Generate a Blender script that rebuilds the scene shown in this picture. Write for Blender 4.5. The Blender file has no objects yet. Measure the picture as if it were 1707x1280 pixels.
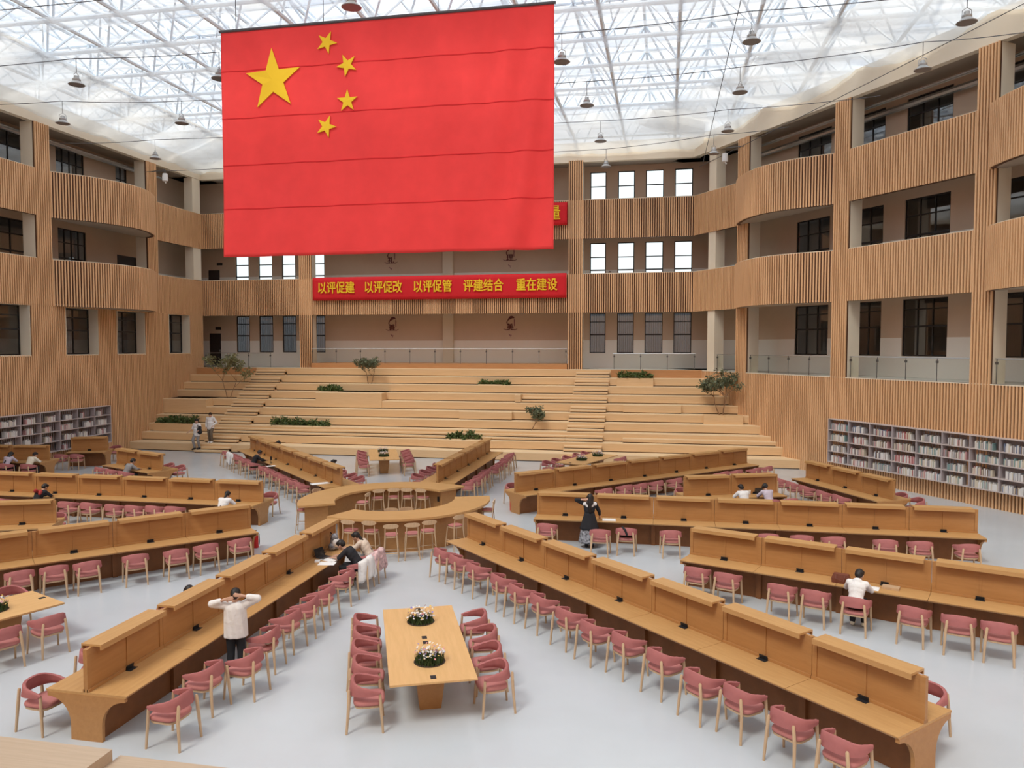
import bpy, bmesh, math, random
from mathutils import Vector, Matrix
import numpy as np

scene = bpy.context.scene
COL = scene.collection
PI = math.pi
R = math.radians
rnd = random.Random(7)

# ------------------------------------------------------------------ camera, sky, sun, exposure
cam_data = bpy.data.cameras.new('camera')
cam = bpy.data.objects.new('camera', cam_data)
COL.objects.link(cam)
cam.location = (8.5805, -23.585, 6.0)
cam.rotation_euler = (R(90) - 0.04917, 0, R(11.292))
cam_data.sensor_width = 36.0
cam_data.lens = 1282.0 / 1707.0 * 36.0
cam_data.clip_end = 300
scene.camera = cam

world = bpy.data.worlds.new('sky')
scene.world = world
world.use_nodes = True
bg = world.node_tree.nodes['Background']
bg.inputs['Color'].default_value = (0.90, 0.95, 1.0, 1)
bg.inputs['Strength'].default_value = 0.98

sun_data = bpy.data.lights.new('sun', 'SUN')
sun_data.energy = 3.5
sun_data.angle = R(16)
sun_data.color = (1.0, 0.93, 0.80)
sun = bpy.data.objects.new('sun', sun_data)
COL.objects.link(sun)
sun.rotation_euler = (R(35), 0, R(-24))       # shines from behind the camera towards the stage

scene.view_settings.view_transform = 'Standard'
scene.view_settings.look = 'None'
scene.view_settings.gamma = 1
scene.view_settings.use_curve_mapping = False
scene.view_settings.exposure = 0.38
scene.cycles.use_denoising = True
scene.cycles.denoiser = 'OPENIMAGEDENOISE'
scene.cycles.denoising_input_passes = 'RGB_ALBEDO_NORMAL'
scene.cycles.denoising_prefilter = 'ACCURATE'
scene.cycles.max_bounces = 7
scene.cycles.diffuse_bounces = 4
scene.cycles.glossy_bounces = 3
scene.cycles.transmission_bounces = 4
scene.cycles.transparent_max_bounces = 12
scene.cycles.caustics_reflective = False
scene.cycles.caustics_refractive = False

# ------------------------------------------------------------------ materials
def new_mat(name):
    m = bpy.data.materials.new(name)
    m.use_nodes = True
    nt = m.node_tree
    return m, nt, nt.nodes['Principled BSDF']

def plain(name, col, rough=0.6, metal=0.0, spec=0.4, noise=0.0, scale=4.0, bump=0.0):
    m, nt, b = new_mat(name)
    b.inputs['Base Color'].default_value = (*col, 1)
    b.inputs['Roughness'].default_value = rough
    b.inputs['Metallic'].default_value = metal
    b.inputs['Specular IOR Level'].default_value = spec
    if noise or bump:
        tc = nt.nodes.new('ShaderNodeTexCoord')
        n = nt.nodes.new('ShaderNodeTexNoise')
        n.inputs['Scale'].default_value = scale
        n.inputs['Detail'].default_value = 5
        nt.links.new(tc.outputs['Object'], n.inputs['Vector'])
        if noise:
            r = nt.nodes.new('ShaderNodeValToRGB')
            r.color_ramp.elements[0].position = 0.3
            r.color_ramp.elements[1].position = 0.7
            r.color_ramp.elements[0].color = (*[c * (1 - noise) for c in col], 1)
            r.color_ramp.elements[1].color = (*[min(1, c * (1 + noise)) for c in col], 1)
            nt.links.new(n.outputs['Fac'], r.inputs['Fac'])
            nt.links.new(r.outputs['Color'], b.inputs['Base Color'])
        if bump:
            bp = nt.nodes.new('ShaderNodeBump')
            bp.inputs['Strength'].default_value = bump
            bp.inputs['Distance'].default_value = 0.02
            nt.links.new(n.outputs['Fac'], bp.inputs['Height'])
            nt.links.new(bp.outputs['Normal'], b.inputs['Normal'])
    return m

def wood(name, c1, c2, stretch=(1, 9, 9), scale=3.0, rough=0.45, spec=0.35):
    m, nt, b = new_mat(name)
    tc = nt.nodes.new('ShaderNodeTexCoord')
    mp = nt.nodes.new('ShaderNodeMapping')
    mp.inputs['Scale'].default_value = stretch
    n = nt.nodes.new('ShaderNodeTexNoise')
    n.inputs['Scale'].default_value = scale
    n.inputs['Detail'].default_value = 8
    n.inputs['Roughness'].default_value = 0.65
    r = nt.nodes.new('ShaderNodeValToRGB')
    r.color_ramp.elements[0].position = 0.32
    r.color_ramp.elements[1].position = 0.68
    r.color_ramp.elements[0].color = (*c1, 1)
    r.color_ramp.elements[1].color = (*c2, 1)
    nt.links.new(tc.outputs['Object'], mp.inputs['Vector'])
    nt.links.new(mp.outputs['Vector'], n.inputs['Vector'])
    nt.links.new(n.outputs['Fac'], r.inputs['Fac'])
    nt.links.new(r.outputs['Color'], b.inputs['Base Color'])
    b.inputs['Roughness'].default_value = rough
    b.inputs['Specular IOR Level'].default_value = spec
    return m

def sheer(name, col, clear, tint=(1, 1, 1), diffuse=0.35):
    """thin film: part clear, part translucent, part diffuse"""
    m = bpy.data.materials.new(name)
    m.use_nodes = True
    nt = m.node_tree
    nt.nodes.remove(nt.nodes['Principled BSDF'])
    out = nt.nodes['Material Output']
    tr = nt.nodes.new('ShaderNodeBsdfTransparent')
    tr.inputs['Color'].default_value = (*tint, 1)
    tl = nt.nodes.new('ShaderNodeBsdfTranslucent')
    tl.inputs['Color'].default_value = (*col, 1)
    df = nt.nodes.new('ShaderNodeBsdfDiffuse')
    df.inputs['Color'].default_value = (*col, 1)
    m1 = nt.nodes.new('ShaderNodeMixShader')
    m1.inputs['Fac'].default_value = diffuse
    m2 = nt.nodes.new('ShaderNodeMixShader')
    m2.inputs['Fac'].default_value = clear
    nt.links.new(tl.outputs[0], m1.inputs[1])
    nt.links.new(df.outputs[0], m1.inputs[2])
    nt.links.new(m1.outputs[0], m2.inputs[1])
    nt.links.new(tr.outputs[0], m2.inputs[2])
    nt.links.new(m2.outputs[0], out.inputs['Surface'])
    return m

def glass(name, tint=(0.95, 0.98, 0.97), ior=1.5):
    m = bpy.data.materials.new(name)
    m.use_nodes = True
    nt = m.node_tree
    nt.nodes.remove(nt.nodes['Principled BSDF'])
    out = nt.nodes['Material Output']
    tr = nt.nodes.new('ShaderNodeBsdfTransparent')
    tr.inputs['Color'].default_value = (*tint, 1)
    gl = nt.nodes.new('ShaderNodeBsdfGlossy')
    gl.inputs['Roughness'].default_value = 0.02
    fr = nt.nodes.new('ShaderNodeFresnel')
    fr.inputs['IOR'].default_value = ior
    mx = nt.nodes.new('ShaderNodeMixShader')
    ge = nt.nodes.new('ShaderNodeNewGeometry')
    sub = nt.nodes.new('ShaderNodeMath'); sub.operation = 'SUBTRACT'; sub.inputs[0].default_value = 1.0
    mul = nt.nodes.new('ShaderNodeMath'); mul.operation = 'MULTIPLY'
    nt.links.new(ge.outputs['Backfacing'], sub.inputs[1])
    nt.links.new(fr.outputs[0], mul.inputs[0]); nt.links.new(sub.outputs[0], mul.inputs[1])
    nt.links.new(mul.outputs[0], mx.inputs['Fac'])
    nt.links.new(tr.outputs[0], mx.inputs[1])
    nt.links.new(gl.outputs[0], mx.inputs[2])
    nt.links.new(mx.outputs[0], out.inputs['Surface'])
    return m

M = {}
M['floor'] = plain('polished_floor', (0.53, 0.565, 0.60), rough=0.22, spec=0.35, noise=0.035, scale=0.7)
M['slat'] = wood('slat_wood', (0.74, 0.435, 0.225), (0.82, 0.50, 0.27), stretch=(6, 6, 0.6), scale=1.6, rough=0.55)
M['gap_shade'] = wood('shaded_backing_wood', (0.085, 0.034, 0.017), (0.12, 0.05, 0.025), stretch=(6, 6, 0.6), scale=1.6, rough=0.6)  # backing wood darkened so its colour holds the shade between slats
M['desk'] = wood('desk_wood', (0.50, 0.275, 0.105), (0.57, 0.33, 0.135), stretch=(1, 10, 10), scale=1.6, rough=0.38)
M['screen'] = wood('screen_wood', (0.41, 0.200, 0.072), (0.47, 0.24, 0.09), stretch=(1, 10, 10), scale=1.4, rough=0.42)  # darker than the desk wood: shade of the panels put into the colour
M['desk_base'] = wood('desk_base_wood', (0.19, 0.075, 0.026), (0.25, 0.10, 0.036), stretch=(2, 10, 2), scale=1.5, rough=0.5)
M['table'] = wood('table_wood', (0.65, 0.385, 0.16), (0.73, 0.445, 0.20), stretch=(1, 10, 10), scale=1.5, rough=0.4)
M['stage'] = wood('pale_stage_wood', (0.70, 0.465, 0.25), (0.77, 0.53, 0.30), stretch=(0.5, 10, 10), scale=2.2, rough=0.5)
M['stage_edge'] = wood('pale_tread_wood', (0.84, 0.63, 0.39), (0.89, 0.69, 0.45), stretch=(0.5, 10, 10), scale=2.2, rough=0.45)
M['platform'] = wood('beige_platform_plank', (0.46, 0.35, 0.25), (0.53, 0.41, 0.30), stretch=(0.5, 10, 10), scale=2.2, rough=0.5)
M['fascia'] = wood('orange_fascia_wood', (0.50, 0.24, 0.10), (0.58, 0.29, 0.125), stretch=(0.7, 8, 8), scale=2.0, rough=0.5)
M['leg'] = wood('beech_wood', (0.51, 0.345, 0.21), (0.60, 0.42, 0.265), stretch=(8, 8, 1), scale=3, rough=0.45)
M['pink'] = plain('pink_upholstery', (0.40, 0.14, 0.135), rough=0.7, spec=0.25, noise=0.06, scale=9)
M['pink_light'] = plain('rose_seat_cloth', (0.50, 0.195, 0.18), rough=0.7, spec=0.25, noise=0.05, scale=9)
M['black'] = plain('black_plastic', (0.02, 0.02, 0.023), rough=0.45)
M['plaster'] = plain('beige_plaster', (0.68, 0.53, 0.40), rough=0.85, noise=0.02, scale=1.5)
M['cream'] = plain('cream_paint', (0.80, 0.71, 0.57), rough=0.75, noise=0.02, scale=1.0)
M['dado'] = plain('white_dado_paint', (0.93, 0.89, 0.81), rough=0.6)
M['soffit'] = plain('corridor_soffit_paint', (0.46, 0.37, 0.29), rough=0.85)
M['corridor_floor'] = plain('corridor_floor_tile', (0.60, 0.56, 0.50), rough=0.5)
M['frame'] = plain('dark_window_frame', (0.028, 0.024, 0.024), rough=0.45)
M['door'] = plain('dark_door_leaf', (0.045, 0.03, 0.028), rough=0.5)
M['steel'] = plain('brushed_steel', (0.52, 0.53, 0.54), rough=0.32, metal=0.9)
M['dark_steel'] = plain('dark_steel', (0.16, 0.155, 0.15), rough=0.4, metal=0.6)
M['pipe'] = plain('white_painted_steel', (0.80, 0.87, 0.94), rough=0.5)
M['glass'] = glass('clear_glass')
M['rail_glass'] = glass('rail_glass', (0.96, 0.98, 0.97), 1.2)
M['pane'] = glass('window_pane_glass', (0.80, 0.82, 0.83), 2.3)
M['clear_pane'] = glass('clear_pane_glass', (0.95, 0.97, 0.95), 1.4)
M['sheer_curtain'] = None
M['curtain'] = plain('grey_curtain', (0.42, 0.40, 0.38), rough=0.9, noise=0.25, scale=5)
M['room'] = plain('dim_room_wall', (0.50, 0.47, 0.45), rough=0.9)
M['shelf'] = plain('lilac_grey_shelf_board', (0.44, 0.385, 0.395), rough=0.55)
M['shelf_edge'] = plain('pale_shelf_edge', (0.55, 0.47, 0.45), rough=0.55)
M['flag_red'] = plain('red_flag_cloth', (0.90, 0.065, 0.065), rough=0.75, spec=0.15, noise=0.04, scale=2)
M['flag_yellow'] = plain('yellow_star_cloth', (0.93, 0.60, 0.035), rough=0.7, spec=0.15)
M['banner_red'] = plain('red_banner_cloth', (0.68, 0.022, 0.030), rough=0.7, spec=0.2)
M['emblem'] = plain('plum_emblem_paint', (0.16, 0.055, 0.055), rough=0.7)
M['emblem_pale'] = plain('mauve_emblem_paint', (0.33, 0.16, 0.17), rough=0.7)
M['leaf'] = plain('olive_leaf', (0.24, 0.235, 0.11), rough=0.6, noise=0.45, scale=9)
M['leaf_dark'] = plain('grey_green_leaf', (0.15, 0.175, 0.10), rough=0.6, noise=0.4, scale=9)
M['shrub'] = plain('planter_leaf', (0.10, 0.14, 0.04), rough=0.55, noise=0.5, scale=9)
M['bark'] = plain('tan_bark', (0.27, 0.155, 0.085), rough=0.85, noise=0.3, scale=14)
M['soil'] = plain('dark_soil', (0.05, 0.032, 0.02), rough=0.95)
M['grass'] = plain('table_grass', (0.045, 0.075, 0.025), rough=0.6, noise=0.4, scale=14)
M['petal_white'] = plain('white_petal', (0.82, 0.78, 0.74), rough=0.6)
M['petal_pink'] = plain('pink_petal', (0.72, 0.34, 0.33), rough=0.6)
M['petal_yellow'] = plain('yellow_petal', (0.80, 0.58, 0.18), rough=0.6)
M['petal_violet'] = plain('violet_petal', (0.33, 0.30, 0.62), rough=0.6)
M['lamp'] = plain('grey_lamp_housing', (0.42, 0.42, 0.42), rough=0.4, metal=0.4)
M['lamp_dark'] = plain('lamp_reflector', (0.20, 0.20, 0.21), rough=0.35, metal=0.5)
M['wire'] = plain('dark_cable', (0.10, 0.10, 0.11), rough=0.6)
M['white'] = plain('white_plastic', (0.80, 0.80, 0.80), rough=0.45)
M['red'] = plain('extinguisher_red', (0.55, 0.02, 0.02), rough=0.3)
M['exit_green'] = plain('exit_sign_green', (0.05, 0.20, 0.08), rough=0.4)
M['paper'] = plain('white_paper', (0.85, 0.85, 0.84), rough=0.8)
M['skin'] = plain('skin', (0.55, 0.32, 0.225), rough=0.55, noise=0.04, scale=12)
M['hair'] = plain('black_hair', (0.016, 0.012, 0.011), rough=0.5)
M['cloth_white'] = plain('white_cloth', (0.78, 0.76, 0.75), rough=0.85, bump=1.0, scale=9)
M['cloth_black'] = plain('black_cloth', (0.018, 0.018, 0.022), rough=0.85)
M['cloth_beige'] = plain('beige_cloth', (0.66, 0.54, 0.44), rough=0.85, bump=0.4, scale=11)
M['cloth_lilac'] = plain('lilac_cloth', (0.55, 0.48, 0.56), rough=0.85, bump=0.4, scale=11)
M['cloth_grey'] = plain('grey_cloth', (0.27, 0.26, 0.26), rough=0.85, bump=0.4, scale=11)
M['cloth_khaki'] = plain('khaki_cloth', (0.16, 0.12, 0.085), rough=0.85, bump=0.4, scale=11)
M['cloth_cream'] = plain('cream_cloth', (0.78, 0.72, 0.58), rough=0.85, bump=0.4, scale=11)
M['cloth_rose'] = plain('rose_patterned_cloth', (0.62, 0.42, 0.42), rough=0.85, noise=0.45, scale=14)
M['cloth_print'] = plain('black_white_print_cloth', (0.22, 0.22, 0.24), rough=0.85, noise=0.95, scale=16)
M['cloth_red'] = plain('red_check_cloth', (0.36, 0.035, 0.03), rough=0.85, noise=0.3, scale=14)
M['brown'] = plain('brown_leather', (0.17, 0.055, 0.035), rough=0.5)
M['screen_glass'] = plain('dark_screen', (0.01, 0.01, 0.013), rough=0.15)
BOOKS = [plain('book_cover_' + n, c, rough=0.6) for n, c in (
    ('white', (0.72, 0.70, 0.68)), ('cream', (0.62, 0.55, 0.44)), ('grey', (0.34, 0.32, 0.33)), ('blue', (0.16, 0.19, 0.28)),
    ('red', (0.36, 0.10, 0.10)), ('brown', (0.20, 0.14, 0.11)), ('teal', (0.20, 0.32, 0.32)), ('pink', (0.55, 0.30, 0.30)))]
BOOK_NAMES = ['white', 'cream', 'grey', 'dark blue', 'red', 'brown', 'teal', 'pale pink']

# ------------------------------------------------------------------ geometry helpers
class MB:
    """collects shapes and links them as one mesh object"""
    def __init__(self, T=None):
        self.v, self.f, self.mi, self.T, self.m = [], [], [], T, 0
        self.flip = T is not None and T.to_3x3().determinant() < 0
    def add(self, vs, fs):
        n = len(self.v)
        T = self.T
        if T is not None:
            vs = [tuple(T @ Vector(p)) for p in vs]
        self.v.extend(vs)
        for f in fs:
            g = tuple(i + n for i in f)
            self.f.append(g[::-1] if self.flip else g)
            self.mi.append(self.m)
    def box(self, x0, y0, z0, x1, y1, z1):
        self.add([(x0, y0, z0), (x1, y0, z0), (x1, y1, z0), (x0, y1, z0), (x0, y0, z1), (x1, y0, z1), (x1, y1, z1), (x0, y1, z1)],
                 [(0, 3, 2, 1), (4, 5, 6, 7), (0, 1, 5, 4), (1, 2, 6, 5), (2, 3, 7, 6), (3, 0, 4, 7)])
    def obox(self, c, ax, hx, hy, z0, z1):
        """box centred at c=(x,y), x-axis turned by ax radians, half sizes hx, hy"""
        ca, sa = math.cos(ax), math.sin(ax)
        p = [(c[0] + ca * a - sa * b, c[1] + sa * a + ca * b) for a, b in ((-hx, -hy), (hx, -hy), (hx, hy), (-hx, hy))]
        self.prism(p, z0, z1)
    def prism(self, poly, z0, z1):
        n = len(poly)
        a = sum(poly[i][0] * poly[(i + 1) % n][1] - poly[(i + 1) % n][0] * poly[i][1] for i in range(n))
        if a < 0:
            poly = poly[::-1]
        vs = [(x, y, z0) for x, y in poly] + [(x, y, z1) for x, y in poly]
        fs = [tuple(range(n))[::-1], tuple(range(n, 2 * n))] + [(i, (i + 1) % n, n + (i + 1) % n, n + i) for i in range(n)]
        self.add(vs, fs)
    def loft(self, rings, caps=True, closed=True):
        n = len(rings[0])
        vs = [p for r in rings for p in r]
        fs = []
        for k in range(len(rings) - 1):
            for i in range(n if closed else n - 1):
                j = (i + 1) % n
                fs.append((k * n + i, k * n + j, (k + 1) * n + j, (k + 1) * n + i))
        if caps and closed:
            fs.append(tuple(range(n))[::-1])
            fs.append(tuple(range((len(rings) - 1) * n, len(rings) * n)))
        self.add(vs, fs)
    def tube(self, pts, r, n=8, caps=True):
        pts = [Vector(p) for p in pts]
        rs = r if isinstance(r, (list, tuple)) else [r] * len(pts)
        rings = []
        for i, p in enumerate(pts):
            t = (pts[min(i + 1, len(pts) - 1)] - pts[max(i - 1, 0)]).normalized()
            a = Vector((0, 0, 1)) if abs(t.z) < 0.95 else Vector((1, 0, 0))
            u = t.cross(a).normalized()
            w = u.cross(t).normalized() * -1
            rings.append([tuple(p + (u * math.cos(2 * PI * k / n) + w * math.sin(2 * PI * k / n)) * rs[i]) for k in range(n)])
        self.loft(rings, caps)
    def lathe(self, prof, n=16, c=(0, 0)):
        rings = [[(c[0] + r * math.cos(2 * PI * k / n), c[1] + r * math.sin(2 * PI * k / n), z) for k in range(n)] for r, z in prof]
        self.loft(rings)
    def ball(self, c, r, n=10, m=6, sc=(1, 1, 1)):
        rings = []
        for j in range(m + 1):
            a = -PI / 2 + PI * j / m
            q = max(math.cos(a), 0.02)
            rings.append([(c[0] + r * sc[0] * q * math.cos(2 * PI * k / n), c[1] + r * sc[1] * q * math.sin(2 * PI * k / n), c[2] + r * sc[2] * math.sin(a)) for k in range(n)])
        self.loft(rings)
    def cone(self, a, b, ra, rb, n=10):
        """round-ended cone between two points"""
        a, b = Vector(a), Vector(b)
        self.ball(a, ra, n, 6)
        self.ball(b, rb, n, 6)
        if (b - a).length > 1e-4:
            self.tube([a, b], [ra, rb], n)
    def build(self, name, mat, parent=None, smooth=False, angle=40, kind=None):
        me = bpy.data.meshes.new(name)
        me.from_pydata(self.v, [], self.f)
        mats = mat if isinstance(mat, (list, tuple)) else [mat]
        for m in mats:
            me.materials.append(m)
        if len(mats) > 1:
            me.polygons.foreach_set('material_index', self.mi)
        if smooth:
            me.polygons.foreach_set('use_smooth', [True] * len(me.polygons))
            me.set_sharp_from_angle(angle=R(angle))
        me.update()
        o = bpy.data.objects.new(name, me)
        COL.objects.link(o)
        if parent is not None:
            o.parent = parent
        if kind:
            o['kind'] = kind
        return o

def tag(o, label=None, cat=None, group=None, kind=None):
    if label: o['label'] = label
    if cat: o['category'] = cat
    if group: o['group'] = group
    if kind: o['kind'] = kind
    return o

def thing(name, label, cat, loc=(0, 0, 0), rz=0.0, group=None):
    o = bpy.data.objects.new(name, None)
    o.empty_display_size = 0.2
    COL.objects.link(o)
    o.location = loc
    o.rotation_euler = (0, 0, rz)
    return tag(o, label, cat, group)

def struct(name, kind='structure'):
    o = bpy.data.objects.new(name, None)
    COL.objects.link(o)
    o['kind'] = kind
    return o

KIDS = {}
def note(o):
    """remember children for quick copying"""
    KIDS[o.name] = [c for c in bpy.data.objects if c.parent == o]
    for c in KIDS[o.name]:
        KIDS[c.name] = [g for g in bpy.data.objects if g.parent == c]
    return o

def dup(root, loc, rz, label=None, group=None, scale=None):
    r = root.copy()
    COL.objects.link(r)
    r.location = loc
    r.rotation_euler = (0, 0, rz)
    if scale: r.scale = scale
    if label: r['label'] = label
    if group: r['group'] = group
    for ch in KIDS[root.name]:
        c = ch.copy()
        COL.objects.link(c)
        c.parent = r
        for g in KIDS[ch.name]:
            d = g.copy()
            COL.objects.link(d)
            d.parent = c
    return r

ORD = ['first', 'second', 'third', 'fourth', 'fifth', 'sixth', 'seventh', 'eighth', 'ninth', 'tenth', 'eleventh', 'twelfth', 'thirteenth', 'fourteenth', 'fifteenth', 'sixteenth']

def frame2d(O, d, n):
    """local (s along d, n outward, z) to world"""
    return Matrix(((d[0], n[0], 0, O[0]), (d[1], n[1], 0, O[1]), (0, 0, 1, 0), (0, 0, 0, 1)))

def slat_run(mb, path, z0, z1, side=1, pitch=0.13, w=0.064, dep=0.07):
    """vertical battens along a plan polyline; side=+1: they stand out to the left of the walking direction"""
    seg = []
    tot = 0
    for a, b in zip(path, path[1:]):
        l = math.hypot(b[0] - a[0], b[1] - a[1])
        seg.append((tot, l, a, b))
        tot += l
    k = max(1, int(round(tot / pitch)))
    st = tot / k
    i = 0
    for j in range(k):
        s = (j + 0.5) * st
        while i < len(seg) - 1 and s > seg[i][0] + seg[i][1]:
            i += 1
        t0, l, a, b = seg[i]
        q = (s - t0) / l
        tx, ty = (b[0] - a[0]) / l, (b[1] - a[1]) / l
        nx, ny = -ty * side, tx * side
        x, y = a[0] + (b[0] - a[0]) * q, a[1] + (b[1] - a[1]) * q
        p = [(x - tx * w / 2, y - ty * w / 2), (x + tx * w / 2, y + ty * w / 2),
             (x + tx * w / 2 + nx * dep, y + ty * w / 2 + ny * dep), (x - tx * w / 2 + nx * dep, y - ty * w / 2 + ny * dep)]
        mb.prism(p, z0, z1)

def strip(mb, path, z0, z1, t, side=1):
    """a thin upright band along a plan polyline, t thick on the far side from side"""
    n = len(path)
    off = []
    for i, p in enumerate(path):
        a, b = path[max(i - 1, 0)], path[min(i + 1, n - 1)]
        l = math.hypot(b[0] - a[0], b[1] - a[1])
        nx, ny = -(b[1] - a[1]) / l * side, (b[0] - a[0]) / l * side
        off.append((p[0] - nx * t, p[1] - ny * t))
    rings = [[(p[0], p[1], z0), (p[0], p[1], z1), (q[0], q[1], z1), (q[0], q[1], z0)] for p, q in zip(path, off)]
    mb.loft(rings)

def holed(mb, s0, s1, z0, z1, n0, n1, holes):
    """wall slab s0..s1 x z0..z1 between n0 and n1 with rectangular openings (a0,a1,b0,b1)"""
    xs = sorted({s0, s1, *[h[0] for h in holes], *[h[1] for h in holes]})
    xs = [x for x in xs if s0 <= x <= s1]
    for a, b in zip(xs, xs[1:]):
        m = (a + b) / 2
        hs = sorted((max(h[2], z0), min(h[3], z1)) for h in holes if h[0] < m < h[1])
        z = z0
        for c, d in hs:
            if c >= d: continue
            if c > z:
                mb.box(a, n0, z, b, n1, c)
            z = max(z, d)
        if z < z1:
            mb.box(a, n0, z, b, n1, z1)
# ------------------------------------------------------------------ setting: floor
mb = MB()
mb.box(-60, -45, -0.3, 60, 40, 0)
mb.build('floor', M['floor'], kind='structure')

L2A, L2B, L3A, L3B = 8.03, 10.36, 12.48, 14.78
TOP, BEAM = 17.05, 18.2
R0, RD, RN = (18.19, 11.11), (0.5541, -0.8325), (-0.8325, -0.5541)
TR = frame2d(R0, RD, RN)
TL = frame2d((-22.0, 0), (0, 1), (1, 0))
TB = frame2d((0, 23.2), (1, 0), (0, -1))
BULGE_R = [(-10.35, 0.06), (-10.25, 0.3), (-9.9, 0.55), (-9.3, 0.86), (-8.6, 1.13), (-8.0, 1.28), (-7.4, 1.37), (-6.8, 1.36), (-6.0, 1.2), (-5.2, 0.92), (-4.5, 0.52), (-3.72, 0.04)]
BULGE_R2 = [(s + 14.2, n) for s, n in BULGE_R]
BULGE_L = [(10.3, 0.04), (10.8, 0.42), (11.7, 1.08), (12.6, 1.5), (13.7, 1.8), (14.6, 1.85), (15.4, 1.72), (16.2, 1.45), (17.0, 1.02), (17.45, 0.62), (17.66, 0.3), (17.7, 0.06)]

def smooth_path(p, n=4):
    """Catmull-Rom through the points"""
    out = []
    for i in range(len(p) - 1):
        a, b, c, d = p[max(i - 1, 0)], p[i], p[i + 1], p[min(i + 2, len(p) - 1)]
        for k in range(n):
            t = k / n
            out.append(tuple(0.5 * (2 * b[j] + (c[j] - a[j]) * t + (2 * a[j] - 5 * b[j] + 4 * c[j] - d[j]) * t * t + (3 * b[j] - a[j] - 3 * c[j] + d[j]) * t ** 3) for j in range(2)))
    out.append(p[-1])
    return out

def parapet(root, T, path, z0, z1):
    """slatted balcony front; path in wall coordinates"""
    mb = MB(T)
    strip(mb, path, z0, z1, 0.16)
    o = mb.build('parapet', M['gap_shade'], root)
    mb = MB(T)
    slat_run(mb, path, z0, z1)
    mb.build('slat_cladding', M['slat'], o)
    mb = MB(T)
    strip(mb, path, z1, z1 + 0.035, 0.2)
    mb.build('parapet_cap', M['cream'], o)
    if max(p[1] for p in path) > 0.3:
        mb = MB(T)
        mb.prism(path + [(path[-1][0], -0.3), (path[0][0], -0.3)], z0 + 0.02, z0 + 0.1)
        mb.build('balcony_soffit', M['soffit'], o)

def pilaster(root, T, s0, s1, z0=0.0, z1=TOP, deep=0.75, cream=True):
    mb = MB(T)
    mb.box(s0, -0.05, z0, s1, 0.03, z1)
    o = mb.build('pilaster', M['gap_shade'], root)
    mb = MB(T)
    slat_run(mb, [(s0 - 0.028, 0.03), (s1 + 0.028, 0.03)], z0, z1, pitch=0.13)
    mb.build('slat_cladding', M['slat'], o)
    if cream:
        mb = MB(T)
        mb.box(s0, -deep, z0, s1 - 0.0, -0.05, z1)
        mb.build('column', M['cream'], root)

def slat_wall(root, T, s0, s1, z0, z1, holes=()):
    """solid slatted wall with window openings"""
    mb = MB(T)
    holed(mb, s0, s1, z0, z1, -0.2, 0, holes)
    o = mb.build('wall_backing', M['gap_shade'], root)
    mb = MB(T)
    k = int((s1 - s0) / 0.13)
    st = (s1 - s0) / k
    for j in range(k):
        s = s0 + (j + 0.5) * st
        zs = [(z0, z1)]
        for a, b, c, d in holes:
            if a - 0.03 < s < b + 0.03:
                zs = [(z0, c), (d, z1)]
        for a, b in zs:
            if b > a:
                mb.box(s - 0.032, 0, a, s + 0.032, 0.07, b)
    mb.build('slat_cladding', M['slat'], o)

WIN = [0]
def window(T, s0, s1, z0, z1, n, cols, rows, mat='pane', bars=False, thick=0.06):
    """dark framed window with panes; rows = heights (0..1) of the horizontal bars"""
    WIN[0] += 1
    root = struct('window_%d' % WIN[0])
    f = 0.055
    mb = MB(T)
    mb.box(s0, n - thick, z0, s0 + f, n, z1); mb.box(s1 - f, n - thick, z0, s1, n, z1)
    mb.box(s0 + f, n - thick, z0, s1 - f, n, z0 + f); mb.box(s0 + f, n - thick, z1 - f, s1 - f, n, z1)
    for i in range(1, cols):
        s = s0 + (s1 - s0) * i / cols
        mb.box(s - f / 2, n - thick, z0 + f, s + f / 2, n, z1 - f)
    for i, q in enumerate(rows):
        z = z0 + (z1 - z0) * q
        h = f * (0.75 if i == 0 else 0.5)
        mb.box(s0 + f, n - thick + 0.005, z - h, s1 - f, n + 0.005, z + h)
    if bars:
        k = int((s1 - s0) / 0.13)
        for i in range(1, k):
            s = s0 + (s1 - s0) * i / k
            mb.box(s - 0.008, n - thick - 0.07, z0, s + 0.008, n - thick - 0.054, z1)
    mb.build('window_frame', M['frame'], root)
    mb = MB(T)
    mb.box(s0 + 0.02, n - 0.04, z0 + 0.02, s1 - 0.02, n - 0.032, z1 - 0.02)
    mb.build('pane', M[mat], root)
    return root

def curtain(root, T, s0, s1, z0, z1, n, mat='curtain'):
    mb = MB(T)
    k = 40
    rings = []
    for i in range(k + 1):
        s = s0 + (s1 - s0) * i / k
        y = n + 0.03 * math.sin(i * 1.9)
        rings.append([(s, y, z0), (s, y, z1), (s, y - 0.01, z1), (s, y - 0.01, z0)])
    mb.loft(rings)
    mb.build('curtain', M[mat], root)

def corridor(root, T, s0, s1, deep, holes, doors=()):
    """the gallery behind a wall: floors, soffits, rear wall with openings, room beyond"""
    mb = MB(T)
    for z in (4.6, 9.05, 13.5):
        mb.box(s0, -deep, z - 0.3, s1, -0.02, z)
    mb.build('gallery_floor', M['corridor_floor'], root)
    mb = MB(T)
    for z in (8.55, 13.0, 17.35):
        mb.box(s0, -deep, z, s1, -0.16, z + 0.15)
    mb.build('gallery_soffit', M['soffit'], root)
    mb = MB(T)
    hs = [h for h in holes] + [d for d in doors]
    holed(mb, s0, s1, 4.6, 17.4, -deep - 0.2, -deep, hs)
    mb.build('gallery_wall', M['plaster'], root)
    mb = MB(T)
    for z in (4.6, 9.05, 13.5):
        holed(mb, s0, s1, z, z + 1.78, -deep, -deep + 0.012, hs)
    mb.build('dado', M['dado'], root)

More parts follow.
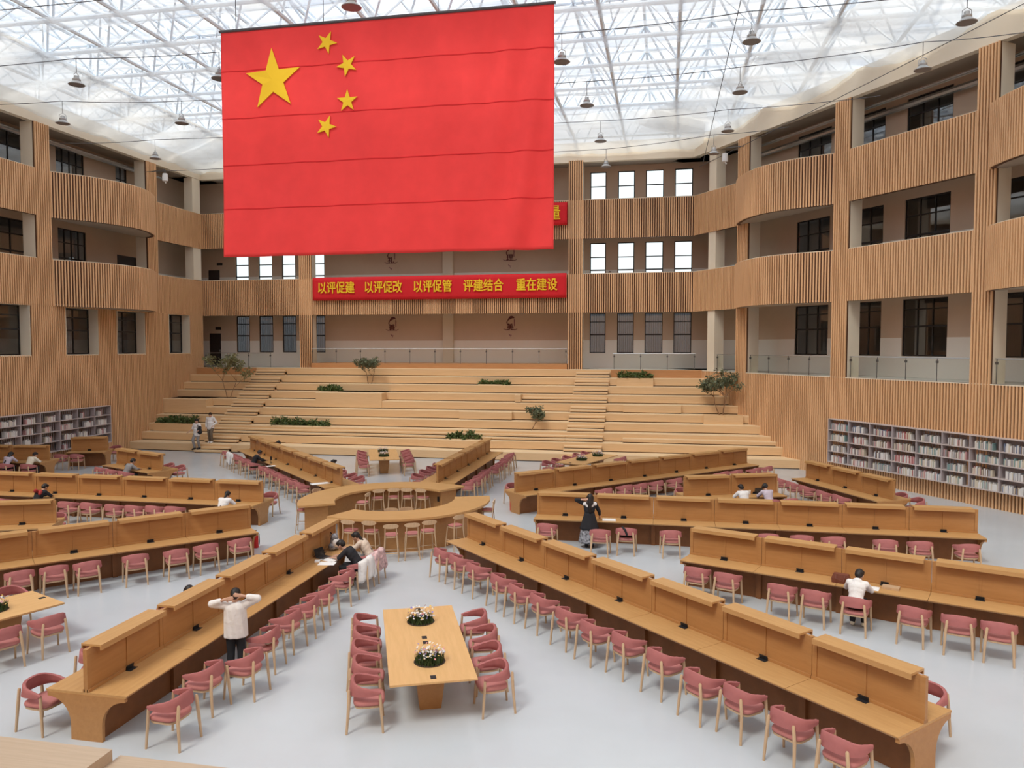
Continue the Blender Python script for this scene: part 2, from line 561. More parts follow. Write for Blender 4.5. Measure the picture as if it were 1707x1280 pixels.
def rail(name, T, s0, s1, n, z, label, gap=1.35):
    """glass balustrade with steel handrail"""
    r = thing(name, label, 'railing', tuple(T @ Vector(((s0 + s1) / 2, n, z))))
    Ti = Matrix.Translation(-Vector(r.location)) @ T
    mb = MB(Ti)
    mb.box(s0, n - 0.006, z + 0.04, s1, n + 0.006, z + 0.9)
    mb.build('glass_panel', M['rail_glass'], r)
    mb = MB(Ti)
    mb.tube([(s0, n, z + 0.93), (s1, n, z + 0.93)], 0.022, 8)
    mb.build('handrail', M['steel'], r, True)
    k = max(1, int((s1 - s0) / gap))
    for i in range(k + 1):
        s = s0 + 0.06 + (s1 - s0 - 0.12) * i / k
        mb = MB(Ti)
        mb.tube([(s, n + 0.02, z), (s, n + 0.02, z + 0.78), (s, n, z + 0.93)], 0.016, 6)
        mb.box(s - 0.04, n - 0.02, z + 0.72, s + 0.04, n + 0.045, z + 0.82)
        mb.build('post', M['dark_steel'], r, True)
    return r

def lines(T, path, z):
    return [tuple(T @ Vector((p[0], p[1], z))) for p in path]

M['sheer_curtain'] = sheer('grey_sheer_curtain', (0.30, 0.29, 0.29), 0.22, diffuse=0.4)
# ------------------------------------------------------------------ right wall
wr = struct('wall_right')
slat_wall(wr, TR, -14.5, 12, 0, 4.56)
mb = MB(TR); mb.box(-14.5, -0.25, 4.56, 12, 0.06, 4.6); mb.build('sill_cap', M['cream'], wr)
mb = MB(TR); mb.box(12, -0.3, 0, 45, 0, TOP); mb.build('far_stretch', M['slat'], wr)
for a, b in ((-10.5, -9.66), (-3.72, -2.87), (3.2, 4.0)):
    pilaster(wr, TR, a, b)
mb = MB(TR); mb.box(-13.15, -0.65, 4.6, -12.5, -0.02, TOP); mb.build('column', M['cream'], wr)
for z0, z1 in ((L2A, L2B), (L3A, L3B)):
    parapet(wr, TR, [(-14.5, 0.0), (-10.5, 0.0)], z0, z1)
    parapet(wr, TR, smooth_path(BULGE_R), z0, z1)
    parapet(wr, TR, [(-2.87, 0.0), (3.2, 0.0)], z0, z1)
    parapet(wr, TR, smooth_path(BULGE_R2), z0, z1)
mb = MB(TR); mb.box(-14.6, -0.3, TOP, 12, 0.03, BEAM); mb.build('cornice', M['cream'], wr)
rw = [(-8.76, -6.45, 3), (-4.72, -3.19, 2), (-2.02, 0.25, 3), (2.68, 5.0, 3), (6.4, 8.0, 2)]
holes = []
for k in range(3):
    holes += [(a, b, 5.55 + 4.45 * k, 8.1 + 4.45 * k) for a, b, c in rw]
corridor(wr, TR, -17, 14, 2.4, holes)
mb = MB(TR)
mb.box(-17, -6.2, 0, 14, -6.0, 17.4)
for z in (4.5, 8.9, 13.35, 17.35):
    mb.box(-17, -6.0, z - 0.2, 14, -2.6, z)
mb.build('room_beyond', M['room'], wr)
mb = MB(TR); mb.box(-17, -6.2, 17.4, 14, 0, 17.6); mb.build('roof_slab', M['room'], wr)
for k in range(3):
    for a, b, c in rw:
        window(TR, a, b, 5.55 + 4.45 * k, 8.1 + 4.45 * k, -2.45, c, (0.52, 0.82) if k == 0 else (0.36, 0.7))
mb = MB(TR)
for n, z, r_ in ((-1.0, 16.75, 0.045), (-1.2, 16.75, 0.035), (-2.0, 16.6, 0.14)):
    mb.tube([(-12, n, z), (11, n, z)], r_, 8)
mb.build('ceiling_pipe_run', M['steel'], wr, True)
for a, b, w_ in ((-12.4, -10.6, 'at the back corner column'), (-9.6, -3.8, 'under the first curved balcony'), (-2.8, 3.15, 'above the right bookshelf'), (4.05, 11, 'at the right edge of the photo')):
    rail('glass_railing', TR, a, b, -0.14, 4.6, 'glass balustrade with steel handrail on the right gallery, ' + w_)

# ------------------------------------------------------------------ left wall
wl = struct('wall_left')
lw = [(6.2, 8.8), (11.09, 13.41), (14.91, 17.27), (19.54, 21.7)]
slat_wall(wl, TL, -4, 23.2, 0, L2A + 0.02, [(a, b, 5.55, 8.0) for a, b in lw])
mb = MB(TL); mb.box(-40, -0.3, 0, -4, 0, TOP); mb.build('far_stretch', M['slat'], wl)
for i, (a, b) in enumerate(lw):
    mb = MB(TL)
    mb.box(a, -0.62, 5.5, a + 0.025, 0.072, 8.0); mb.box(b - 0.025, -0.62, 5.5, b, 0.072, 8.0)
    mb.box(a, -0.62, 5.5, b, 0.06, 5.56); mb.box(a, -0.62, 8.0, b, 0.02, 8.05)
    mb.build('window_reveal', M['cream'], wl)
    w = window(TL, a + 0.03, b - 0.03, 5.57, 8.0, -0.5, 2, (0.52, 0.8))
    curtain(w, TL, a, a + (b - a) * 0.6, 5.6, 8.0, -0.72)
mb = MB(TL)
mb.box(-4, -3.2, 0, 25.5, -3.0, 9); mb.box(-4, -3.2, 4.4, 25.5, -0.2, 4.6)
mb.build('room_beyond', M['room'], wl)
for a, b in ((9.4, 10.3), (17.72, 18.6)):
    pilaster(wl, TL, a, b, L2A)
mb = MB(TL); mb.box(22.35, -0.6, L2A, 23.2, -0.0, TOP); mb.build('column', M['cream'], wl)
for z0, z1 in ((L2A, L2B), (L3A, L3B)):
    parapet(wl, TL, [(-4, 0.0), (9.4, 0.0)], z0, z1)
    parapet(wl, TL, smooth_path(BULGE_L), z0, z1)
    parapet(wl, TL, [(18.6, 0.0), (23.2, 0.0)], z0, z1)
mb = MB(TL); mb.box(-4, -0.3, TOP, 23.3, 0.03, BEAM); mb.build('cornice', M['cream'], wl)
lwin = [(9.5, 11.3, 2), (13.5, 15.6, 4), (18.2, 19.2, 2)]
holes = []
for k in (1, 2):
    holes += [(a, b, 5.55 + 4.45 * k, 8.1 + 4.45 * k) for a, b, c in (lwin[:2] if k == 1 else lwin)]
ld = [(18.15, 19.9, 9.05, 11.6)]
corridor(wl, TL, -4, 25.8, 2.4, holes, ld)
mb = MB(TL)
mb.box(-4, -6.2, 8.9, 27, -6.0, 17.4)
for z in (8.9, 13.35, 17.35):
    mb.box(-4, -6.0, z - 0.2, 27, -2.6, z)
mb.box(-4, -6.2, 17.4, 27, 0, 17.6)
mb.build('room_beyond', M['room'], wl)
for k in (1, 2):
    for a, b, c in lwin[:2 if k == 1 else 3]:
        window(TL, a, b, 5.55 + 4.45 * k, 8.1 + 4.45 * k, -2.45, c, (0.36, 0.7))
mb = MB(TL)
for n, z, r_ in ((-1.0, 16.7, 0.045), (-1.2, 16.7, 0.035), (-1.9, 16.9, 0.13)):
    mb.tube([(-3, n, z), (21, n, z)], r_, 8)
mb.build('ceiling_pipe_run', M['steel'], wl, True)
def door(n_, T, s0, s1, z0, z1, n):
    r = struct('door_%d' % n_)
    mb = MB(T); mb.box(s0, n - 0.06, z0, s1, n, z1); d = mb.build('door_leaf', M['door'], r)
    mb = MB(T)
    mb.box(s0 - 0.07, n - 0.02, z0, s0, n + 0.04, z1 + 0.07); mb.box(s1, n - 0.02, z0, s1 + 0.07, n + 0.04, z1 + 0.07); mb.box(s0, n - 0.02, z1, s1, n + 0.04, z1 + 0.07)
    mb.build('door_frame', M['frame'], r)
    mb = MB(T); mb.box(s1 - 0.12, n, z0 + 1.0, s1 - 0.08, n + 0.05, z0 + 1.14); mb.build('door_handle', M['steel'], d)
door(1, TL, 18.15, 19.9, 9.05, 11.6, -2.45)

# ------------------------------------------------------------------ back wall
wb = struct('wall_back')
for a, b in ((-14.9, -14.05), (2.75, 3.6)):
    pilaster(wb, TB, a, b, 4.1, TOP + 0.1, 0.6)
for z0, z1 in ((L2A, L2B), (L3A, L3B)):
    parapet(wb, TB, [(-22.0, 0.0), (10.35, 0.0)], z0, z1)
mb = MB(TB); mb.box(-22, -0.3, TOP, 10.5, 0.03, BEAM); mb.build('cornice', M['cream'], wb)
bw = [(-21.04, -20.02), (-19.29, -18.24), (-17.52, -16.5), (-15.37, -14.35), (3.79, 4.8), (5.54, 6.58), (7.27, 8.37), (9.05, 10.14)]
holes = []
for k in range(3):
    holes += [(a, b, 5.57 + 4.45 * k, 8.1 + 4.45 * k) for a, b in bw]
bd = [(-23.16, -22.27, 4.6, 6.9), (-23.16, -22.27, 9.05, 11.35)]
corridor(wb, TB, -25, 14, 2.6, holes, bd)
for i, d in enumerate(bd):
    door(i + 2, TB, d[0], d[1], d[2], d[3], -2.66)
mb = MB(TB)
mb.box(-25, -2.6, 17.5, 14, 0, 17.6)
mb.build('roof_slab', M['room'], wb)
mb = MB(TB)
mb.box(-5.9, -2.62, 4.6, -5.2, -2.35, 17.3)
mb.build('column', M['cream'], wb)
for k in range(3):
    for i, (a, b) in enumerate(bw):
        w = window(TB, a, b, 5.57 + 4.45 * k, 8.1 + 4.45 * k, -2.65, 1, (0.46, 0.78) if k == 0 else (0.32, 0.64), 'pane' if k == 0 else 'clear_pane', bars=(k == 0))
        if k == 0:
            curtain(w, TB, a - 0.1, b + 0.1, 5.5, 8.2, -2.95, 'sheer_curtain')
# raised plinth in the middle bay, with the balustrades of the top landing
mb = MB(TB); mb.box(-14.0, -2.6, 4.6, 2.7, 0.35, 4.9); mb.build('plinth', M['fascia'], wb)
rail('glass_railing', TB, -14.0, 2.7, 0.25, 4.9, 'long glass balustrade along the middle of the top landing', 1.65)
rail('glass_railing', TB, 5.5, 10.3, 0.35, 4.62, 'glass balustrade at the right end of the top landing', 1.6)
rail('glass_railing', TB, -21.6, -16.8, 0.35, 4.62, 'glass balustrade at the left end of the top landing by the door', 1.6)
mb = MB(); mb.box(-60, -33, 0, 60, -32.6, 17); mb.build('wall_front', M['slat'], kind='structure')

# exit signs over the doors
for i, (T, s, z, n, w_) in enumerate(((TB, -22.4, 7.25, -2.5, 'over the ground gallery door'), (TB, -22.2, 11.75, -2.5, 'over the middle gallery door'))):
    p = T @ Vector((s, n, z))
    t = thing('exit_sign', 'small dark exit sign ' + w_, 'sign', tuple(p))
    mb = MB(); mb.box(-0.2, -0.03, -0.09, 0.2, 0.03, 0.09); mb.build('housing', M['black'], t)
    mb = MB(); mb.box(-0.15, -0.036, -0.06, 0.15, -0.03, 0.06); mb.build('face', M['frame'], t)

# ------------------------------------------------------------------ roof: space frame, skylight, films
ce = struct('ceiling')
ZL, ZU, ST = 18.7, 20.9, 3.0
U0, U1, V0, V1 = -27.0, 27.0, -39.0, 27.0
mb = MB()
nu, nv = int((U1 - U0) / ST), int((V1 - V0) / ST)
for i in range(nu + 1):
    u = U0 + i * ST
    mb.tube([(u, V0, ZL), (u, V1, ZL)], 0.085, 6)
    if i < nu: mb.tube([(u + ST / 2, V0 + ST / 2, ZU), (u + ST / 2, V1 - ST / 2, ZU)], 0.08, 6)
for j in range(nv + 1):
    v = V0 + j * ST
    mb.tube([(U0, v, ZL), (U1, v, ZL)], 0.085, 6)
    if j < nv: mb.tube([(U0 + ST / 2, v + ST / 2, ZU), (U1 - ST / 2, v + ST / 2, ZU)], 0.08, 6)
for i in range(nu):
    for j in range(nv):
        c = (U0 + (i + 0.5) * ST, V0 + (j + 0.5) * ST, ZU)
        for a, b in ((0, 0), (1, 0), (0, 1), (1, 1)):
            mb.tube([c, (U0 + (i + a) * ST, V0 + (j + b) * ST, ZL)], 0.052, 5, False)
mb.build('space_frame', M['pipe'], ce, True)
mb = MB()
for i in range(nu + 1):
    for j in range(nv + 1):
        mb.ball((U0 + i * ST, V0 + j * ST, ZL), 0.15, 6, 4)
mb.build('frame_node', M['pipe'], ce, True)
mb = MB()
k = 0
while U0 + k * 1.5 <= U1:
    mb.box(U0 + k * 1.5 - 0.03, V0, ZU + 0.25, U0 + k * 1.5 + 0.03, V1, ZU + 0.33)
    mb.box(U0, V0 + k * 1.5 - 0.03, ZU + 0.25, U1, V0 + k * 1.5 + 0.03, ZU + 0.33)
    k += 1
mb.build('glazing_bar', M['pipe'], ce)

# skylight sheets: hazy polycarbonate, some panes clearer and bluer
m = bpy.data.materials.new('skylight_sheet'); m.use_nodes = True
nt = m.node_tree; nt.nodes.remove(nt.nodes['Principled BSDF'])
tc = nt.nodes.new('ShaderNodeTexCoord')
sc = nt.nodes.new('ShaderNodeVectorMath'); sc.operation = 'SCALE'; sc.inputs['Scale'].default_value = 1 / 1.5
fl = nt.nodes.new('ShaderNodeVectorMath'); fl.operation = 'FLOOR'
wn = nt.nodes.new('ShaderNodeTexWhiteNoise'); wn.noise_dimensions = '3D'
rp = nt.nodes.new('ShaderNodeValToRGB')
rp.color_ramp.elements[0].color = (0.88, 0.86, 0.80, 1); rp.color_ramp.elements[0].position = 0.1
rp.color_ramp.elements[1].color = (0.58, 0.72, 0.92, 1); rp.color_ramp.elements[1].position = 0.97
e = rp.color_ramp.elements.new(0.35); e.color = (0.88, 0.88, 0.90, 1)
e = rp.color_ramp.elements.new(0.72); e.color = (0.84, 0.88, 0.93, 1)
tr = nt.nodes.new('ShaderNodeBsdfTransparent'); tl = nt.nodes.new('ShaderNodeBsdfTranslucent')
tl.inputs['Color'].default_value = (0.9, 0.92, 0.95, 1)
mx = nt.nodes.new('ShaderNodeMixShader'); mx.inputs['Fac'].default_value = 0.30
nt.links.new(tc.outputs['Object'], sc.inputs[0]); nt.links.new(sc.outputs[0], fl.inputs[0]); nt.links.new(fl.outputs[0], wn.inputs['Vector'])
nt.links.new(wn.outputs['Value'], rp.inputs['Fac']); nt.links.new(rp.outputs['Color'], tr.inputs['Color'])
nt.links.new(tr.outputs[0], mx.inputs[1]); nt.links.new(tl.outputs[0], mx.inputs[2]); nt.links.new(mx.outputs[0], nt.nodes['Material Output'].inputs['Surface'])
mb = MB()
mb.add([(U0, V0, ZU + 0.4), (U1, V0, ZU + 0.4), (U1, V1, ZU + 0.4), (U0, V1, ZU + 0.4)], [(0, 1, 2, 3)])
mb.build('skylight_sheet', m, ce)

film = sheer('white_shade_film', (0.74, 0.75, 0.77), 0.42, diffuse=0.3)
film2 = sheer('edge_film', (0.80, 0.79, 0.77), 0.30, diffuse=0.35)
def wavy(mb, a, b, c, d, nx, ny, amp, seed):
    """sagging sheet over the quad a b c d"""
    rr = random.Random(seed)
    ph = [rr.uniform(0, 6.3) for _ in range(6)]
    vs, fs = [], []
    for j in range(ny + 1):
        for i in range(nx + 1):
            s, t = i / nx, j / ny
            p = [(a[q] * (1 - s) + b[q] * s) * (1 - t) + (d[q] * (1 - s) + c[q] * s) * t for q in range(3)]
            e = 4 * t * (1 - t)
            p[2] -= amp * e * (0.6 + 0.3 * math.sin(s * nx * 0.8 + ph[0]) + 0.2 * math.sin(s * nx * 1.9 + t * 5 + ph[1]))
            vs.append(tuple(p))
    for j in range(ny):
        for i in range(nx):
            q = j * (nx + 1) + i
            fs.append((q, q + 1, q + nx + 2, q + nx + 1))
    mb.add(vs, fs)
for j in range(2 * nv + 1):
    v = V0 + j * ST / 2
    if v < -9 or v > 22: continue
    mb = MB()
    h = 0.62 if j % 2 == 0 else 0.3
    z = ZL - 0.14 if j % 2 == 0 else ZL + 1.1
    wavy(mb, (-22, v - h, z), (20, v - h, z), (20, v + h, z), (-22, v + h, z), 60, 4, 0.2, j)
    mb.build('shade_film', film, ce, True, 180)
def edge_sheet(T, s0, s1, seed, lo, amp):
    """film drawn from the frame down to the cornice, its lower edge hanging in scallops"""
    rr = random.Random(seed)
    mb = MB(T)
    n = int((s1 - s0) / 0.4)
    vs, fs = [], []
    for i in range(n + 1):
        s = s0 + (s1 - s0) * i / n
        sc_ = abs(math.sin((s - s0) * PI / 6.1)) ** 0.6
        zb = lo + amp * (1 - sc_)
        for k in range(7):
            q = k / 6
            y = 0.10 + 4.2 * q
            z = zb + (ZL - 0.08 - zb) * q ** 0.7 - 0.22 * 4 * q * (1 - q) * (0.7 + 0.3 * math.sin(s * 1.7 + seed)) + 0.03 * math.sin(s * 5 + k)
            vs.append((s, y, z))
    for i in range(n):
        for k in range(6):
            a = i * 7 + k
            fs.append((a, a + 7, a + 8, a + 1))
    mb.add(vs, fs)
    mb.build('edge_film', film2, ce, True, 180)
edge_sheet(TR, -14.6, 12, 1, 17.65, 0.7); edge_sheet(TL, -4, 23.3, 2, 17.35, 0.15); edge_sheet(TB, -22, 10.6, 3, 17.45, 0.15)
# ------------------------------------------------------------------ stepped seating
RISE = 0.46
VK = [15.7] + [16.75 + 0.7 * k for k in range(9)]
def u_right(v): return 18.19 + (11.11 - v) * 0.5541 / 0.8325
UL = -21.95
st = thing('stepped_seating', 'broad pale wood stepped seating rising to the gallery landing', 'seating steps', (0, VK[0], 0))
S0 = Matrix.Translation((0, -VK[0], 0))
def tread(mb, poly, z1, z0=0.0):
    """a platform body with a recessed toe strip, dark as painted shade; its top is a pale board"""
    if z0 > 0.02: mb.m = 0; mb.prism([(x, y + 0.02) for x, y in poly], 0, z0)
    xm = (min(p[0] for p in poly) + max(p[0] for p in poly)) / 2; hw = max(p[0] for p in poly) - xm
    mb.m = 2; mb.prism([(xm + (x - xm) * (1 - 0.03 / hw), y + 0.05) for x, y in poly], z0, z0 + 0.05)  # dark strip that paints the shadow line at the riser foot
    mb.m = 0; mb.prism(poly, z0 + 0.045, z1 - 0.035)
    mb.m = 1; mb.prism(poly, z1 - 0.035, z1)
def tier_poly(k, f=None):
    v0 = VK[k]; v1 = VK[k + 1] + 0.05 if k < 9 else 23.2
    return [(UL, v0), *(f or []), (u_right(v0) + 0.0, v0), (u_right(v1), v1), (UL, v1)]
SM = [M['stage'], M['stage_edge'], M['gap_shade']]
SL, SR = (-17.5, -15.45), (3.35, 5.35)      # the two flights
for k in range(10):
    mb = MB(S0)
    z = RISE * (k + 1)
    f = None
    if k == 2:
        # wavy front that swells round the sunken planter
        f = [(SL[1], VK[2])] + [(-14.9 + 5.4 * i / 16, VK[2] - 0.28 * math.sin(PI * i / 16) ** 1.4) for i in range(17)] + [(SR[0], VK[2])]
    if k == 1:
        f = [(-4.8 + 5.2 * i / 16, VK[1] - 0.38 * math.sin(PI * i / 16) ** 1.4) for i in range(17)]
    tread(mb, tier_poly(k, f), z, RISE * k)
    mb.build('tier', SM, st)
# half steps that split the third riser into a gentle flight across the middle
for i, (d, h) in enumerate(((0.26, 2 / 3), (0.52, 1 / 3))):
    mb = MB(S0)
    fr = [(SL[1], VK[2] - d)] + [(-14.9 + 5.4 * q / 16, VK[2] - d - 0.16 * math.sin(PI * q / 16) ** 1.4) for q in range(17)] + [(SR[0], VK[2] - d)]
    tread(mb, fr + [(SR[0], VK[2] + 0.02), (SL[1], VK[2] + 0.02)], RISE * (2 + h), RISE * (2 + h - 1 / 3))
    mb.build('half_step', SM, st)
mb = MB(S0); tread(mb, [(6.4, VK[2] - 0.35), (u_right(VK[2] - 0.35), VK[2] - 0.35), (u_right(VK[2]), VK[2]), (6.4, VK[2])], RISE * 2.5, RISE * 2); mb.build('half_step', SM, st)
for i, (d, h) in enumerate(((0.22, 2 / 3), (0.44, 1 / 3))):
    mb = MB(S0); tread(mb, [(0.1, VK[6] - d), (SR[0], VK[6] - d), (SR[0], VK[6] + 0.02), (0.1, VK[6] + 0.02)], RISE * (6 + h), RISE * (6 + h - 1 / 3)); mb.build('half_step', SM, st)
# flights: two extra steps before each riser, three at the floor
for (a, b), ks in ((SL, range(10)), (SR, range(10))):
    for k in ks:
        for d, h in ((0.235, 2 / 3), (0.47, 1 / 3)):
            mb = MB(S0)
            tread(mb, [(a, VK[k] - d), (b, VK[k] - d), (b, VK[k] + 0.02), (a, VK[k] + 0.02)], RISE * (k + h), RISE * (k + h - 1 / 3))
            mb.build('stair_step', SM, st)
# raised blocks
for a, b, v0, v1, z, zl in ((-12.1, -7.9, VK[5] - 0.04, VK[7], RISE * 7, RISE * 5), (-2.9, 0.15, VK[4] - 0.3, VK[4] + 0.02, RISE * 5, RISE * 4), (6.3, 9.45, VK[5] - 0.22, VK[5] + 0.02, RISE * 6, RISE * 5),
                        (UL, -19.0, VK[4] - 0.04, VK[6], RISE * 6, RISE * 4), (0.1, 0.45, VK[6] - 0.55, VK[6] + 0.02, RISE * 7, RISE * 6)):
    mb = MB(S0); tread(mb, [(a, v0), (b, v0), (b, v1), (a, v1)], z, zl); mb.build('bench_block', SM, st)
# orange facing boards under the landing
for a, b in ((5.4, 10.9), (-22, -17.6)):
    mb = MB(S0); mb.box(a, VK[9] - 0.02, RISE * 9, b, VK[9], RISE * 10 - 0.005); mb.build('fascia_board', M['fascia'], st)

# ------------------------------------------------------------------ planting on the steps
def leafy(mb, c, r, n, size, rr, droop=0.0):
    """small leaf blades scattered in an ellipsoid"""
    for _ in range(n):
        while True:
            p = [rr.uniform(-1, 1) for _ in range(3)]
            if sum(q * q for q in p) < 1: break
        x, y, z = c[0] + p[0] * r[0], c[1] + p[1] * r[1], c[2] + p[2] * r[2]
        a, e, s = rr.uniform(0, 2 * PI), rr.uniform(-0.9, 1.0) - droop, size * rr.uniform(0.7, 1.3)
        d = Vector((math.cos(a) * math.cos(e), math.sin(a) * math.cos(e), math.sin(e)))
        w = d.cross(Vector((rr.uniform(-1, 1), rr.uniform(-1, 1), rr.uniform(-1, 1)))).normalized() * s * 0.22
        q = Vector((x, y, z))
        mb.add([tuple(q), tuple(q + d * s * 0.5 + w), tuple(q + d * s), tuple(q + d * s * 0.5 - w)], [(0, 1, 2, 3)])

def planter(a, b, v0, v1, z0, z1, label, seed, rim=True, n=420, hgt=0.22):
    c = ((a + b) / 2, (v0 + v1) / 2)
    t = thing('planter', label, 'planter', (c[0], c[1], z0))
    T = Matrix.Translation((-c[0], -c[1], -z0))
    w = 0.07
    mb = MB(T)
    if rim:
        mb.box(a, v0, z0, b, v0 + w, z1); mb.box(a, v1 - w, z0, b, v1, z1); mb.box(a, v0 + w, z0, a + w, v1 - w, z1); mb.box(b - w, v0 + w, z0, b, v1 - w, z1)
        mb.build('planter_box', M['stage'], t)
    else:
        mb.box(a, v0, z1 - 0.01, b, v0 + w, z1 + 0.03); mb.box(a, v1 - w, z1 - 0.01, b, v1, z1 + 0.03); mb.box(a, v0 + w, z1 - 0.01, a + w, v1 - w, z1 + 0.03); mb.box(b - w, v0 + w, z1 - 0.01, b, v1 - w, z1 + 0.03)
        mb.build('planter_rim', M['stage_edge'], t)
    mb = MB(T); mb.box(a + w, v0 + w, z0 if rim else z1 - 0.01, b - w, v1 - w, z1 - 0.03 if rim else z1 + 0.012); mb.build('soil', M['soil'], t)
    rr = random.Random(seed)
    mb = MB(T)
    k = max(4, int((b - a) / 0.33))
    for i in range(k):
        x = a + w + 0.12 + (b - a - 2 * w - 0.24) * i / (k - 1)
        hh = hgt * rr.uniform(0.6, 1.5)
        leafy(mb, (x + rr.uniform(-.08, .08), c[1] + rr.uniform(-.08, .08), z1 + hh * 0.55), (0.24, (v1 - v0) * 0.42, hh), n // k * 2, 0.17, rr)
    mb.build('foliage', M['shrub'], t)
planter(-21.6, -18.85, VK[2] - 0.06, VK[2] + 0.62, 0.93, 1.39, 'low green shrubs in the wooden planter box beside the two men on the steps', 1, n=700)
planter(-14.0, -10.4, VK[2] - 0.12, VK[2] + 0.55, 1.34, 1.39, 'long sunken planter of green shrubs right of the two walking men', 2, False, 900)
planter(-3.1, -1.2, VK[1] - 0.1, VK[1] + 0.5, 0.88, 0.93, 'small sunken planter of shrubs behind the short back desk row', 3, False, 600)
planter(-12.3, -10.9, VK[6] + 0.1, VK[6] + 0.6, 3.17, 3.23, 'small shrub planter above the tall bench block on the steps', 4, False, 420)
planter(-2.4, -0.6, VK[7] + 0.15, VK[7] + 0.6, 3.63, 3.69, 'low reddish green planter high on the middle steps', 5, False, 420, 0.14)
planter(5.8, 7.9, VK[8] - 0.2, VK[8] + 0.5, 3.68, 4.15, 'wooden planter box of shrubs just below the end landing balustrade', 6, True, 520, 0.2)

def tree(label, loc, h, spread, leaf, seed, nl, stems=2, size=0.17):
    """multi-stemmed small olive tree"""
    rr = random.Random(seed)
    t = thing('olive_tree', label, 'tree', loc)
    tw = MB(); lf = MB()
    def grow(p, d, l, r, lev):
        q = p
        pts, rs = [p], [r]
        for i in range(3):
            d = (d + Vector((rr.uniform(-.22, .22), rr.uniform(-.22, .22), rr.uniform(-.05, .18)))).normalized()
            q = q + d * l / 3
            pts.append(q); rs.append(r * (1 - 0.2 * (i + 1)))
        tw.tube([tuple(x) for x in pts], rs, 6)
        if lev == 0 or l < 0.12:
            pass
        else:
            for i in range(3 if lev > 1 else 3):
                a = rr.uniform(0, 2 * PI)
                s = Vector((math.cos(a) * spread / h * 0.85, math.sin(a) * spread / h * 0.6, 0.55 + rr.uniform(-.25, .3)))
                grow(pts[rr.choice((2, 3, 3))], (d * 0.55 + s).normalized(), l * rr.uniform(0.55, 0.8), r * 0.55, lev - 1)
        if lev <= 1:
            for x in pts[1:]:
                leafy(lf, tuple(x), (0.16, 0.16, 0.12), nl, size, rr, 0.1)
    for i in range(stems):
        a = PI * i + rr.uniform(-.4, .4)
        grow(Vector((0.09 * math.cos(a), 0.05 * math.sin(a), -0.02)), Vector((0.30 * math.cos(a), 0.2 * math.sin(a), 1)).normalized(), h * 0.42, 0.032, 3)
    tw.build('trunk', M['bark'], t, True)
    lf.build('foliage', M[leaf], t)
tree('thin twin-stemmed olive tree beside the flight of steps left of the banner', (-18.15, 19.95, 2.76), 2.75, 3.4, 'leaf', 11, 5, 2)
tree('small bushy olive tree on the upper steps in front of the long balustrade', (-9.35, 21.3, 3.68), 1.75, 2.6, 'leaf_dark', 12, 6, 2, 0.14)
tree('little single-stemmed round tree on the lower middle steps', (1.3, 17.85, 1.38), 1.55, 3.0, 'leaf_dark', 23, 12, 1, 0.14)
tree('widest olive tree, in a wooden planter against the slatted wall on the steps', (11.55, 19.1, 2.3), 2.5, 5.2, 'leaf_dark', 15, 5, 3)
mb = MB(); mb.box(10.6, VK[4] - 0.25, 1.84, 12.65, VK[4] + 0.6, 2.31)
tb = mb.build('tree_box', M['stage']); tag(tb, 'wooden box planter around the base of the widest olive tree', 'planter')

# platform in the near corner, below the viewer
pf = thing('near_platform', 'pale plank platform with a stepped corner at the bottom edge of the photo', 'seating steps', (0, -16, 0))
P0 = Matrix.Translation((0, 16, 0))
mb = MB(P0); mb.m = 0; mb.box(-9, -17.2, 0, 1.78, -15.29, 0.885); mb.m = 1; mb.box(-9, -17.2, 0.885, 1.78, -15.29, 0.92); mb.build('tier', [M['platform'], M['platform']], pf)
mb = MB(P0); mb.m = 0; mb.box(1.78, -17.2, 0, 8, -15.15, 0.735); mb.m = 1; mb.box(1.78, -17.2, 0.735, 8, -15.15, 0.77); mb.build('stair_step', [M['platform'], M['platform']], pf)

